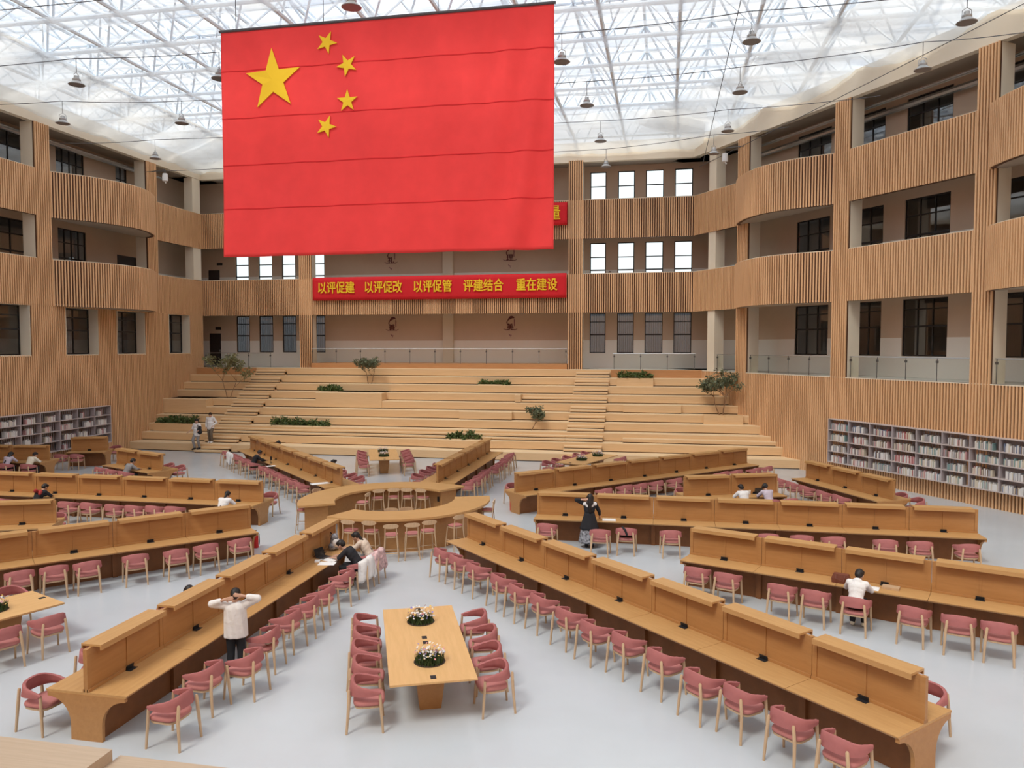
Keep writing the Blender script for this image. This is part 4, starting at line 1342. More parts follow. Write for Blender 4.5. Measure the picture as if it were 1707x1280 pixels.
def table(ang, ra, rb, label, fl_labels, wells, seats, seat_txt, seed):
    a = R(ang)
    t = thing('long_table', label, 'table', ((ra + rb) / 2 * math.cos(a), (ra + rb) / 2 * math.sin(a), 0), a)
    h = (rb - ra) / 2
    mb = MB()
    vs = [(-h, -.69, .75), (h, -.69, .75), (h, .69, .75), (-h, .69, .75), (-h, -.69, .72), (h, -.69, .72), (h, .69, .72), (-h, .69, .72), (-h + .04, -.65, .70), (h - .04, -.65, .70), (h - .04, .65, .70), (-h + .04, .65, .70)]
    fs = [(0, 1, 2, 3), (11, 10, 9, 8)] + [(k, 4 + k, 4 + (k + 1) % 4, (k + 1) % 4) for k in range(4)] + [(4 + k, 8 + k, 8 + (k + 1) % 4, 4 + (k + 1) % 4) for k in range(4)]
    mb.add(vs, fs); mb.build('tabletop', M['table'], t)
    for x in (-h + 0.85, h - 0.85):
        mb = MB()
        mb.loft([[(x + s * math.cos(PI / 4 + PI / 2 * k) * 1.0, s * math.sin(PI / 4 + PI / 2 * k), z) for k in range(4)] for s, z in ((0.25, 0), (0.36, 0.70))])
        mb.build('pedestal', M['screen'], t)
    for x in (-h + 0.12, 0.0 - 0.12, 0.12, h - 0.18):
        mb = MB(); mb.box(x - .06, -.045, .75, x + .06, .045, .758); mb.build('socket_flap', M['black'], t)
    for i, (x, lb) in enumerate(zip(wells, fl_labels)):
        q = (ra + rb) / 2 + x
        flowers((q * math.cos(a), q * math.sin(a), 0.75), lb, seed + i)
    for sgn in (1, -1):
        ss = sorted(s for s in seats if s[1] * sgn > 0)
        for i, (r_, o) in enumerate(ss):
            x, y = r_ * math.cos(a) - o * math.sin(a), r_ * math.sin(a) + o * math.cos(a)
            chair(x, y, a + PI if o > 0 else a, 'pink armchair, %s from the ring, %s' % (ORD[i], seat_txt[0 if sgn > 0 else 1]), 'pink armchairs around the long tables')
table(-67.5, 9.76, 13.27, 'long wooden flower table in the middle of the foreground', ('flower bed in the front long table, the well nearer the ring counter', 'flower bed in the front long table, the well nearer the viewer'),
      (-0.95, 0.95), [(10.1, -1.0), (10.75, -1.0), (11.45, -1.02), (12.15, -1.0), (12.95, -1.02), (10.3, 1.05), (11.15, 1.1), (12.0, 1.03), (12.8, 1.0)],
      ('right side of the front flower table', 'left side of the front flower table'), 40)
table(112.5, 10.85, 14.5, 'long wooden flower table just before the stepped seating, between two desk rows', ('flower bed in the table before the steps, nearer the ring', 'flower bed in the table before the steps, nearer the seating'),
      (-0.75, 0.85), [(14.0, 1.0), (12.9, 1.0), (11.8, 1.0), (10.9, 0.95), (14.0, -1.1), (13.0, -1.1), (12.0, -1.1), (10.9, -1.1)],
      ('left side of the table before the steps', 'right side of the table before the steps'), 50)
table(67.5, 11.4, 15.0, 'long wooden flower table seen over the hoods of the back-right desk row', ('flower bed on the table over the back-right hoods, nearer the ring', 'flower bed on the table over the back-right hoods, nearer the flight'),
      (-0.6, 1.0), [(11.3, 1.0), (12.2, 1.05), (13.2, 1.05), (14.2, 1.05), (15.0, 1.05), (14.5, -1.05)],
      ('ring-facing side of the table over the back-right hoods', 'wall-facing side of the table over the back-right hoods'), 60)
table(-112.5, 10.7, 14.25, 'long wooden flower table cut off by the left edge', ('flower bed at the left edge, in the table cut off there',), (-0.75,),
      [(11.25, 1.15), (12.05, 1.15), (10.95, -1.1)], ('viewer side of the table at the left edge', 'far side of the table at the left edge'), 70)

# ------------------------------------------------------------------ bookshelves
def shelf(T, s0, pitch, cols, z0, zh, rows, label):
    c = T @ Vector((s0 + pitch * cols / 2, 0.2, 0))
    t = thing('bookshelf', label, 'bookshelf', (c.x, c.y, z0))
    Ti = Matrix.Translation(-Vector((c.x, c.y, z0))) @ T
    n0, n1 = 0.055, 0.36
    mb = MB(Ti); mb.box(s0, n0, z0, s0 + pitch * cols, n0 + 0.015, z0 + zh * rows); mb.build('back_panel', M['shelf'], t)
    for i in range(cols + 1):
        mb = MB(Ti); mb.box(s0 + pitch * i - 0.02, n0, z0, s0 + pitch * i + 0.02, n1, z0 + zh * rows); mb.build('upright', M['shelf'], t)
    for j in range(rows + 1):
        mb = MB(Ti); mb.box(s0 - 0.02, n0, z0 + zh * j - 0.018, s0 + pitch * cols + 0.02, n1 + 0.004, z0 + zh * j + 0.018); mb.build('shelf_board', M['shelf_edge'], t)
    return t
shelf(TR, -3.5, 1.165, 9, 0.70, 0.49, 4, 'long lilac-grey wall bookshelf packed with books on the right wall')
shelf(TL, 13.85 - 1.22 * 8, 1.22, 8, 0.68, 0.505, 4, 'lilac-grey wall bookshelf with half-empty compartments on the left wall')
protos = {}
def book_mesh(ci):
    if ci not in protos:
        mb = MB()
        w, d, h = 0.5, 0.5, 1.0
        mb.box(-0.5, -0.5, 0, 0.5, 0.5, 1.0)
        me = bpy.data.meshes.new('book'); me.from_pydata(mb.v, [], mb.f); me.materials.append(BOOKS[ci]); protos[ci] = me
    return protos[ci]
def shelf_books(T, s0, pitch, cols, z0, zh, fill, gap, seed, single, row_txt, where):
    """yields individual books for the compartments in single, everything else goes into one mass"""
    rr = random.Random(seed)
    for c in cols:
        for r_ in range(4):
            s = s0 + pitch * c + 0.03 + gap * rr.random()
            end = s0 + pitch * (c + 1) - 0.03 - (1 - fill) * pitch * rr.random()
            z = z0 + zh * r_ + 0.018
            theme = rr.choice(([0, 0, 1, 2, 6, 2, 1], [0, 0, 0, 3, 4, 2, 2, 1], [0, 0, 1, 2, 5, 3, 0], [0, 0, 7, 4, 2, 1], [0, 0, 0, 3, 6, 2, 1, 7], [0, 1, 2, 5, 0, 7]))
            while s < end:
                w, h, d = rr.uniform(0.026, 0.05), rr.uniform(0.21, 0.31), rr.uniform(0.16, 0.2)
                ci = rr.choice(theme)
                yield c, r_, s + w / 2, z, w * 0.94, h, d, ci
                s += w
COUNT = [0]
mass = MB(); 
OX = T0 = None
def put_book(T, rzw, c, r_, s, z, w, h, d, ci, n1, txt, grp):
    p = T @ Vector((s, n1 - 0.05 - d / 2, z))
    o = bpy.data.objects.new('book', book_mesh(ci)); COL.objects.link(o)
    o.location = p; o.rotation_euler = (0, 0, rzw); o.scale = (w, d, h)
    tag(o, txt, 'book', grp)
RW = ['bottom', 'lower middle', 'upper middle', 'top']
CN = {7: 'compartment at the right edge', 6: 'second compartment from the right edge', 5: 'third compartment from the right edge', 4: 'fourth compartment from the right edge', 3: 'fifth compartment from the right edge'}
allb = list(shelf_books(TR, -3.5, 1.165, range(0, 9), 0.70, 0.49, 0.72, 0.22, 5, None, RW, ''))
allb.sort(key=lambda b: (-min(b[0], 7) if b[0] < 8 else 1, -b[1]))
rzr = math.atan2(RD[1], RD[0])
for b in allb:
    c, r_, s, z, w, h, d, ci = b
    if 3 <= c <= 7 and s < 5.7 and COUNT[0] < 300:
        COUNT[0] += 1
        put_book(TR, rzr, c, r_, s, z, w, h, d, ci, 0.36, '%s book, %s shelf row, %s, right bookshelf' % (BOOK_NAMES[ci], RW[r_], CN[c]), '%s books, %s row, compartment %d' % (BOOK_NAMES[ci], RW[r_], c))
    else:
        mass.T = TR; mass.flip = False; mass.m = ci
        mass.box(s - w / 2, 0.31 - d, z, s + w / 2, 0.31, z + h)
for c, r_, s, z, w, h, d, ci in shelf_books(TL, 13.85 - 1.22 * 8, 1.22, range(2, 8), 0.68, 0.505, 0.35, 0.5, 9, None, RW, ''):
    mass.T = TL; mass.flip = True; mass.m = rnd.choice((0, 0, 0, 2, 7, 0, 1))
    mass.box(s - w / 2, 0.31 - d, z, s + w / 2, 0.31, z + h * 0.95)
mass.T = None
o = mass.build('shelved_books', BOOKS); tag(o, 'remaining rows of small books on the wall bookshelves', 'books', kind='stuff')

# ------------------------------------------------------------------ pendant lamps and their cables
def lamp_proto():
    t = thing('pendant_lamp', 'lamp', 'lamp')
    mb = MB(); mb.lathe([(0.275, 0.0), (0.285, 0.012), (0.20, 0.075), (0.145, 0.13), (0.13, 0.145)], 24); sh = mb.build('shade', M['lamp'], t, True)
    mb = MB(); mb.lathe([(0.01, 0.018), (0.25, 0.012), (0.265, -0.004), (0.01, -0.006)], 24); mb.build('reflector', M['lamp_dark'], sh, True)
    mb = MB(); mb.lathe([(0.13, 0.146), (0.14, 0.16), (0.14, 0.21), (0.09, 0.24), (0.08, 0.32), (0.02, 0.34)], 16); mb.build('driver_housing', M['lamp'], t, True)
    mb = MB(); mb.tube([(-0.13, 0, 0.2), (-0.12, 0, 0.36), (0, 0, 0.44), (0.12, 0, 0.36), (0.13, 0, 0.2)], 0.012, 6); mb.build('bracket', M['lamp'], t, True)
    mb = MB(); mb.tube([(0, 0, 0.43), (0, 0, 0.95)], 0.012, 5); mb.build('cable', M['wire'], t)
    return note(t)
LP = lamp_proto()
first = True
for u, v, lb in ((17.1, 1.5, 'grey pendant lamp, the largest-looking, near the top right corner'), (11.1, 1.75, 'grey pendant lamp high right of the flag, on the front cable'),
        (17.1, 5.43, 'grey pendant lamp in front of the right wall cornice'), (11.2, 6.65, 'grey pendant lamp below the one high right of the flag'),
        (5.1, 2.3, 'grey pendant lamp touching the flag\'s right edge'), (5.45, 7.09, 'grey pendant lamp just right of the flag, on the second cable'),
        (5.54, 12.48, 'grey pendant lamp just right of the flag, on the third cable'), (11.16, 11.9, 'grey pendant lamp on the third cable, before the back right corner'),
        (5.4, 17.63, 'grey pendant lamp against the back wall windows'), (10.8, 15.9, 'grey pendant lamp at the back right corner column'),
        (-0.1, -2.96, 'grey pendant lamp cut by the top edge above the flag'), (-6.97, 1.52, 'grey pendant lamp peeping out from the flag\'s left edge'),
        (-12.38, 1.07, 'grey pendant lamp left of the flag, on the front cable'), (-16.58, 5.16, 'grey pendant lamp before the left wall cornice, on the second cable'),
        (-11.64, 6.15, 'grey pendant lamp left of the flag, on the second cable'), (-16.71, 11.37, 'grey pendant lamp before the left wall, on the third cable')):
    if first:
        first = False
        LP.location = (u, v, 15.42); LP['label'] = lb; LP['group'] = 'pendant lamps under the roof'
    else:
        dup(LP, (u, v, 15.42), rnd.uniform(0, 3), lb, 'pendant lamps under the roof')
def cable(pts, label, sag=0.06):
    mb = MB()
    out = []
    for p, q in zip(pts, pts[1:]):
        for i in range(8):
            out.append(tuple(p[k] + (q[k] - p[k]) * i / 8 - (sag * 4 * (i / 8) * (1 - i / 8) if k == 2 else 0) for k in range(3)))
    out.append(pts[-1])
    mb.tube(out, 0.015, 5)
    tag(mb.build('cable', M['wire']), label, 'cable')
Z = 16.36
cable([(-21.9, 1.0, Z), (-12.38, 1.07, Z), (-6.97, 1.52, Z), (5.1, 2.3, Z), (11.1, 1.75, Z), (17.1, 1.5, Z), (24.2, 1.4, Z)], 'thin dark lamp cable crossing the hall just behind the flag')
cable([(-21.9, 4.6, Z), (-16.58, 5.16, Z), (-11.64, 6.15, Z), (5.45, 7.09, Z), (11.2, 6.65, Z), (17.1, 5.43, Z), (20.9, 5.0, Z)], 'thin dark lamp cable crossing the hall, second behind the flag')
cable([(-21.9, 11.0, Z), (-16.71, 11.37, Z), (5.54, 12.48, Z), (11.16, 11.9, Z), (17.2, 11.2, Z)], 'thin dark lamp cable crossing the hall, third behind the flag')
cable([(-21.9, 17.6, Z), (5.4, 17.63, Z), (10.8, 15.9, Z), (14.2, 15.2, Z)], 'thin dark lamp cable crossing the hall closest to the back wall')
cable([(-21.9, -3.0, Z), (-0.1, -2.96, Z), (26.0, -3.0, Z)], 'thin dark lamp cable in front of the flag at the top edge')
cable([(11.0, -8, 17.6), (10.6, 22.9, 16.6)], 'long dark cable running from above the viewer to the back right corner')
cable([(22.0, 3.6, 17.9), (10.4, 22.9, 16.4)], 'long dark cable slanting past the right wall to the back corner')

# ------------------------------------------------------------------ cameras on arms, extinguishers
def arm_camera(p, q, label):
    t = thing('security_camera', label, 'camera', p)
    d = Vector(q) - Vector(p)
    mb = MB(); mb.tube([tuple(d), (0, 0, d.z), (0, 0, 0.2)], 0.02, 6); mb.build('arm', M['dark_steel'], t)
    mb = MB(); mb.lathe([(0.02, 0.22), (0.14, 0.2), (0.16, 0.0), (0.16, -0.22), (0.05, -0.26)], 14); mb.build('housing', M['white'], t, True)
    mb = MB(); mb.tube([(0, 0, -0.24), (0.07, -0.05, -0.36)], 0.035, 8); mb.build('lens_tube', M['white'], t, True)
arm_camera((-20.6, 17.6, 16.0), (-22.0, 18.0, 16.45), 'white camera on a dark arm before the left gallery')
arm_camera((11.6, 19.6, 16.1), (13.0, 19.3, 16.6), 'white camera on a dark arm before the right gallery')
def extinguisher(x, y, label):
    t = thing('fire_extinguisher', label, 'fire extinguisher', (x, y, 0))
    mb = MB(); mb.lathe([(0.07, 0), (0.08, 0.01), (0.08, 0.36), (0.065, 0.42), (0.03, 0.45)], 18); mb.build('cylinder_body', M['red'], t, True)
    mb = MB(); mb.lathe([(0.03, 0.45), (0.035, 0.47), (0.02, 0.5)], 10); mb.box(-0.012, -0.09, 0.5, 0.012, 0.05, 0.52); mb.build('valve', M['black'], t)
    mb = MB(); mb.tube([(0.03, 0, 0.46), (0.11, 0, 0.42), (0.12, 0, 0.2), (0.11, 0, 0.1)], 0.012, 6); mb.build('hose', M['black'], t, True)
extinguisher(3.12, 3.75, 'red fire extinguisher at the ring end of the row behind the woman')
extinguisher(-3.35, -2.85, 'red fire extinguisher at the ring end of the empty-chair row')
# ------------------------------------------------------------------ people
def solid(mb, name, mat, parent, voxel, smooth=4):
    """fuses overlapping shapes into one continuous surface"""
    o = mb.build(name, mat)
    a = o.modifiers.new('fuse', 'REMESH'); a.mode = 'VOXEL'; a.voxel_size = voxel; a.use_smooth_shade = True
    b = o.modifiers.new('soften', 'SMOOTH'); b.factor = 0.5; b.iterations = smooth
    dg = bpy.context.evaluated_depsgraph_get()
    me = bpy.data.meshes.new_from_object(o.evaluated_get(dg))
    bpy.data.objects.remove(o)
    me.name = name
    me.polygons.foreach_set('use_smooth', [True] * len(me.polygons))
    n = bpy.data.objects.new(name, me)
    COL.objects.link(n)
    n.parent = parent
    return n

V = Vector
def hand(mb, wrist, d, up, side, curl=0.4, k=1.0):
    """palm, four fingers and a thumb; d = pointing direction, up = back of the hand"""
    w = V(wrist); d = V(d).normalized(); up = (V(up) - d * V(up).dot(d)).normalized(); s = d.cross(up) * side
    c = w + d * 0.045 * k
    for q in (-0.022, -0.007, 0.008, 0.023):
        mb.cone(w + s * q * 0.7, w + d * 0.085 * k + s * q, 0.016, 0.0125, 8)
    for q, l in ((-0.027, 0.062), (-0.009, 0.078), (0.010, 0.072), (0.028, 0.056)):
        a = w + d * 0.088 * k + s * q
        m = a + (d + s * q * 3).normalized() * l * 0.5 - up * l * 0.2 * curl
        e = m + (d * (1 - curl * 0.6) + s * q * 3 - up * curl).normalized() * l * 0.5
        mb.cone(a, m, 0.0098, 0.0092, 7); mb.cone(m, e, 0.0092, 0.0075, 7)
    t0 = w + d * 0.03 * k - s * 0.024
    t1 = t0 + (d * 0.6 - s * 0.8 - up * 0.2).normalized() * 0.036
    t2 = t1 + (d - s * 0.25 - up * 0.3).normalized() * 0.03
    mb.cone(t0, t1, 0.013, 0.0105, 7); mb.cone(t1, t2, 0.0105, 0.0085, 7)

def mirror(p): return V((-p[0], p[1], p[2]))
def person(label, loc, rz, P, top='cloth_white', bottom='cloth_black', shoe='cloth_black', hair='short', sleeve=1.0, skirt=None, size=1.0, over=None, voxel=0.0105, hem=0.0, face=False, collar=None, hood=None, boxy=False):
    """P: joints in the person's own frame (y forward): pelvis, chest, neck, head, and right/left sh, el, wr, hip, kn, an"""
    t = thing('person', label, 'person', loc, rz, 'people in the hall')
    t.scale = (size, size, size)
    J = {k: V(v) for k, v in P.items() if k not in ('hd_r', 'hd_l', 'look')}
    look = V(P.get('look', (0, 1, 0))).normalized()
    hd = J['head']
    rt = look.cross(V((0, 0, 1))).normalized()
    hu = rt.cross(look).normalized()
    def tors(mb, g):
        pv, ch, nk = J['pelvis'], J['chest'], J['neck']
        mb.ball(pv, 0.125 + g, 14, 8, (1.28, 0.92, 0.95))
        w = pv.lerp(ch, 0.5)
        mb.ball(pv.lerp(ch, 0.25), 0.118 + g, 14, 8, (1.2, 0.88, 1.0))
        mb.ball(w, 0.115 + g, 14, 8, (1.15, 0.86, 1.0))
        mb.ball(pv.lerp(ch, 0.75), 0.122 + g, 14, 8, (1.2, 0.86, 1.0))
        mb.ball(ch, 0.128 + g, 14, 8, (1.25, 0.84, 1.0))
        for s in ('r', 'l'):
            mb.cone(ch.lerp(nk, 0.6), J['sh_' + s], 0.062 + g, 0.056 + g, 12)
            mb.cone(ch, J['sh_' + s], 0.09 + g, 0.05 + g, 12)
    b = MB()
    tors(b, 0)
    b.cone(J['neck'] - V((0, 0, .03)), hd - hu * 0.05 - look * 0.015, 0.056, 0.05, 12)
    # skull, jaw, nose, ears
    b.ball(hd, 0.088, 16, 10, (0.92, 1.06, 1.12)); b.cone(hd + look * 0.02 - hu * 0.03, hd + look * 0.055 - hu * 0.085, 0.066, 0.036, 12)
    b.cone(hd + look * 0.085 + hu * 0.005, hd + look * 0.108 - hu * 0.03, 0.010, 0.014, 8)
    b.cone(hd + look * 0.085 - hu * 0.062 - rt * 0.015, hd + look * 0.085 - hu * 0.062 + rt * 0.015, 0.011, 0.011, 8)
    for s in (-1, 1): b.ball(hd + rt * 0.082 * s - look * 0.005 - hu * 0.012, 0.026, 8, 6, (0.5, 0.8, 1.1))
    for s in ('r', 'l'):
        b.cone(J['sh_' + s], J['el_' + s], 0.05, 0.038, 12); b.cone(J['el_' + s], J['wr_' + s], 0.037, 0.025, 12)
        d, u = P.get('hd_' + s, ((J['wr_' + s] - J['el_' + s]).normalized(), (0, 0, 1)))
        hand(b, J['wr_' + s], d, u, 1 if s == 'r' else -1)
        b.cone(J['hip_' + s], J['kn_' + s], 0.083, 0.056, 12); b.cone(J['kn_' + s], J['an_' + s], 0.053, 0.036, 12)
        fo = V(P.get('ft_' + s, (0, 1, -0.15))).normalized()
        b.cone(J['an_' + s] - V((0, 0, 0.03)), J['an_' + s] + fo * 0.15 - V((0, 0, 0.02)), 0.036, 0.03, 10)
    body = solid(b, 'body', M['skin'], t, voxel)
    # top
    c = MB(); tors(c, 0.016)
    if hem and not boxy:
        for q in (0.0, 0.35, 0.7, 1.0):
            c.ball(J['pelvis'] + V((0, 0, 0.16 - (0.16 + hem) * q)), 0.152, 16, 10, (1.30, 0.98, 0.75))
    if boxy:
        rings = []
        for k in range(13):
            q = k / 12
            z = (J['pelvis'].z - hem) * (1 - q) + (J['chest'].z + 0.07) * q
            y = J['pelvis'].y * (1 - q) + J['chest'].y * q
            rx, ry = 0.215 - 0.02 * q, 0.155 - 0.02 * q
            rings.append([(rx * (1 + 0.045 * math.sin(7 * a + 3 * q)) * math.cos(a), y + ry * (1 + 0.07 * math.sin(9 * a + 5 * q)) * math.sin(a), z) for a in [2 * PI * i / 36 for i in range(36)]])
        for dz, k in ((0.04, 0.93), (0.08, 0.78), (0.115, 0.56)):
            rings.append([(p[0] * k, J['chest'].y + (p[1] - J['chest'].y) * k, J['chest'].z + 0.07 + dz) for p in rings[12]])
        c.loft(rings)
    for s in ('r', 'l'):
        e = J['el_' + s]
        if sleeve > 0.5:
            lo = 1.3 if boxy else 1.0
            c.cone(J['sh_' + s], e, 0.066 * lo, 0.056 * lo, 12)
            q = e.lerp(J['wr_' + s], min(0.92, (sleeve - 0.5) * 2))
            c.cone(e, q, 0.054 * lo, 0.042 * lo, 12)
        else:
            c.cone(J['sh_' + s], J['sh_' + s].lerp(e, max(0.3, sleeve * 2)), 0.066, 0.058, 12)
    if hood: c.ball(J['neck'] - V((0, 0.075, 0.0)), 0.085, 12, 8, (1.2, 0.8, 0.9))
    solid(c, 'top', M[top], t, 0.0125, 5)
    if collar:
        c = MB()
        for s in ('r', 'l'): c.cone(J['neck'].lerp(J['chest'], 0.3) - V((0, 0.045, 0)), J['sh_' + s] - V((0, 0.012, 0)), 0.07, 0.066, 12)
        c.ball(J['chest'].lerp(J['neck'], 0.45) - V((0, 0.03, 0)), 0.115, 14, 8, (1.2, 0.85, 0.9))
        solid(c, 'collar', M[collar], t, 0.0125, 4)
    # legs
    c = MB()
    c.ball(J['pelvis'] - V((0, 0, 0.02)), 0.133, 14, 8, (1.26, 0.9, 0.9))
    for s in ('r', 'l'):
        c.cone(J['hip_' + s], J['kn_' + s], 0.098, 0.074, 12); c.cone(J['kn_' + s], J['an_' + s] + V((0, 0, 0.03)), 0.072, 0.062, 12)
    solid(c, 'trousers' if not skirt else 'leggings', M[bottom], t, 0.0135, 4)
    for s in ('r', 'l'):
        fo = V(P.get('ft_' + s, (0, 1, -0.15))).normalized()
        a = J['an_' + s]
        c = MB(); c.cone(a - fo * 0.03 - V((0, 0, 0.035)), a + fo * 0.17 - V((0, 0, 0.03)), 0.048, 0.04, 12); c.cone(a, a - V((0, 0, 0.03)), 0.046, 0.046, 10)
        solid(c, 'shoe', M[shoe], t, 0.013, 2)
    if skirt:
        for nm, mt, z0, z1, r0, r1 in skirt:
            mb = MB(); n = 30; rr = random.Random(3)
            rings = []
            for k in range(9):
                q = k / 8
                r_ = r0 + (r1 - r0) * q
                rings.append([(J['pelvis'].x + r_ * (1 + 0.07 * q * math.sin(7 * a)) * math.cos(a), J['pelvis'].y + r_ * 0.8 * (1 + 0.07 * q * math.sin(7 * a)) * math.sin(a), z0 + (z1 - z0) * q) for a in [2 * PI * i / n for i in range(n)]])
            mb.loft(rings); mb.build(nm, M[mt], t, True, 180)
    # hair
    h = MB()
    h.ball(hd + hu * 0.022 - look * 0.02, 0.098, 16, 10, (0.95, 1.0, 1.05))
    h.ball(hd + hu * 0.055 + look * 0.02, 0.078, 14, 8, (1.0, 1.0, 0.7))
    if hair == 'short':
        h.ball(hd - look * 0.045 - hu * 0.01, 0.082, 12, 8)
    if hair == 'curly':
        rr = random.Random(int(abs(loc[0]) * 100))
        for _ in range(26):
            p = V((rr.uniform(-1, 1), rr.uniform(-1, 0.45), rr.uniform(-0.2, 1))).normalized()
            h.ball(hd + (rt * p.x + look * p.y + hu * p.z) * 0.098, 0.03, 8, 6)
    if hair == 'bun':
        h.ball(hd - look * 0.125 + hu * 0.02, 0.05, 12, 8)
    if hair in ('long', 'pony'):
        a = hd - look * 0.085 - hu * (0.0 if hair == 'long' else -0.02)
        m = J['neck'] - V((0, 0.085, 0.02)); e = J['chest'].lerp(J['pelvis'], 0.35) - V((0, 0.135, 0))
        w = 0.075 if hair == 'long' else 0.04
        h.cone(a, m, w, w * 0.95); h.cone(m, e, w * 0.95, w * 0.5)
        if hair == 'long':
            for s in (-1, 1): h.cone(hd + rt * 0.07 * s - look * 0.03, m + rt * 0.06 * s, 0.045, 0.05)
    solid(h, 'hair', M['hair'], t, 0.011, 2)
    if face:
        for s in (-1, 1):
            e = MB(); e.ball(hd + look * 0.089 + rt * 0.032 * s + hu * 0.012, 0.0095, 8, 6); e.build('eye', M['hair'], body, True)
        e = MB(); e.cone(hd + look * 0.0965 - hu * 0.062 - rt * 0.016, hd + look * 0.0965 - hu * 0.062 + rt * 0.016, 0.004, 0.004); e.build('mouth', M['cloth_red'], body, True)
    return t

def pose(**kw):
    """standing figure 1.6 m tall; anything can be overridden"""
    p = dict(pelvis=(0, 0, 0.90), chest=(0, 0, 1.20), neck=(0, -0.01, 1.37), head=(0, 0.015, 1.495), sh_r=(0.165, 0, 1.315), sh_l=(-0.165, 0, 1.315), el_r=(0.23, -0.02, 1.05), el_l=(-0.23, -0.02, 1.05),
             wr_r=(0.245, 0.06, 0.83), wr_l=(-0.245, 0.06, 0.83), hip_r=(0.085, 0, 0.86), hip_l=(-0.085, 0, 0.86), kn_r=(0.09, 0.015, 0.48), kn_l=(-0.09, 0.015, 0.48), an_r=(0.09, -0.02, 0.09), an_l=(-0.09, -0.02, 0.09))
    p.update(kw)
    return p
def sit(lean=0.5, turn=0.0, **kw):
    """seated at a desk, forearms on the top; lean 0 upright .. 1 bent low"""
    y = 0.05 + 0.13 * lean
    z = 0.02 * lean
    p = dict(pelvis=(0, -0.07, 0.615), chest=(0, y - 0.03, 0.90 - 0.5 * z), neck=(0, y + 0.06 + 0.06 * lean, 1.05 - 2.2 * z), head=(turn * 0.05, y + 0.12 + 0.12 * lean, 1.17 - 3.8 * z), look=(turn, 0.8, -0.55 * lean - 0.1),
             sh_r=(0.165, y + 0.02 + 0.04 * lean, 0.995 - 1.6 * z), sh_l=(-0.165, y + 0.02 + 0.04 * lean, 0.995 - 1.6 * z), el_r=(0.25, y + 0.20, 0.815), el_l=(-0.25, y + 0.20, 0.815), wr_r=(0.12, y + 0.37, 0.79), wr_l=(-0.10, y + 0.39, 0.79),
             hip_r=(0.09, -0.05, 0.575), hip_l=(-0.09, -0.05, 0.575), kn_r=(0.11, 0.36, 0.56), kn_l=(-0.11, 0.36, 0.56), an_r=(0.11, 0.33, 0.10), an_l=(-0.11, 0.30, 0.10),
             hd_r=((-0.4, 1, -0.05), (0, 0, 1)), hd_l=((0.4, 1, -0.05), (0, 0, 1)))
    p.update(kw)
    return p
def seated(key, label, lean=0.5, turn=0.0, fwd=0.04, P=None, **kw):
    x, y, rz = PLACE[key]
    d = V((-math.sin(rz), math.cos(rz)))
    return person(label, (x + d.x * fwd, y + d.y * fwd, 0.0), rz, P or sit(lean, turn), **kw)

# the woman arranging her hair at the near row: back to the viewer, both hands behind her head
person('person standing in a white blouse and black trousers, tying back dark hair with both hands', (0.98, -11.12, 0), R(18),
       pose(sh_r=(0.175, 0, 1.33), sh_l=(-0.175, 0, 1.33), el_r=(0.40, -0.04, 1.44), el_l=(-0.40, -0.02, 1.36), wr_r=(0.15, -0.11, 1.52), wr_l=(-0.16, -0.11, 1.46), head=(0, 0.05, 1.50), look=(0, 1, -0.35),
            hd_r=((-0.9, -0.05, 0.15), (0.1, -1, 0.2)), hd_l=((0.9, -0.05, 0.15), (-0.1, -1, 0.2))),
       top='cloth_white', bottom='cloth_black', shoe='cloth_grey', hair='short', sleeve=0.8, hem=0.16, boxy=True, voxel=0.009)
# the woman in black at the middle row
person('person standing in a black dress with white shoulders and printed skirt, hand at hair', (6.40, -0.88, 0), R(10),
       pose(sh_r=(0.165, 0.02, 1.31), sh_l=(-0.165, 0, 1.32), el_l=(-0.40, 0.0, 1.43), wr_l=(-0.16, -0.09, 1.46), el_r=(0.30, 0.12, 1.06), wr_r=(0.34, 0.30, 0.83), head=(0.02, 0.04, 1.49), look=(0.1, 1, -0.35),
            hd_l=((0.95, 0, 0.05), (0, -1, 0.3)), hd_r=((0.1, 1, -0.25), (0, 0.3, 1))),
       top='cloth_black', bottom='cloth_black', shoe='cloth_black', hair='long', sleeve=0.75, collar='cloth_white',
       skirt=(('dress', 'cloth_black', 1.05, 0.56, 0.15, 0.28), ('printed_skirt', 'cloth_print', 0.60, 0.16, 0.25, 0.31)), voxel=0.009)
# two men coming down the steps
person('person in white shirt and grey trousers walking down the steps with a black backpack', (-17.35, 15.36, 0.153), R(172),
       pose(el_r=(0.27, 0.02, 1.07), wr_r=(0.36, 0.20, 0.93), el_l=(-0.24, -0.03, 1.08), wr_l=(-0.20, 0.14, 1.0), kn_r=(0.10, 0.20, 0.53), an_r=(0.09, 0.09, 0.10), kn_l=(-0.09, 0.05, 0.50), an_l=(-0.09, -0.06, 0.12), look=(0.15, 1, -0.25)),
       top='cloth_white', bottom='cloth_grey', shoe='cloth_black', hair='short', sleeve=0.45, hem=0.12, size=1.09, face=True)
person('person in a white jacket and dark khaki trousers coming down the steps, hand in pocket', (-16.9, 16.0, 0.46), R(188),
       pose(el_r=(0.25, -0.05, 1.06), wr_r=(0.22, 0.05, 0.85), el_l=(-0.30, -0.05, 1.08), wr_l=(-0.17, 0.07, 0.93), kn_l=(-0.09, 0.14, 0.51), an_l=(-0.08, 0.05, 0.10), kn_r=(0.09, 0.03, 0.50), an_r=(0.09, -0.06, 0.10), look=(-0.3, 1, -0.2)),
       top='cloth_white', bottom='cloth_khaki', shoe='cloth_white', hair='short', sleeve=0.95, hem=0.10, size=1.09, face=True, hood=True)
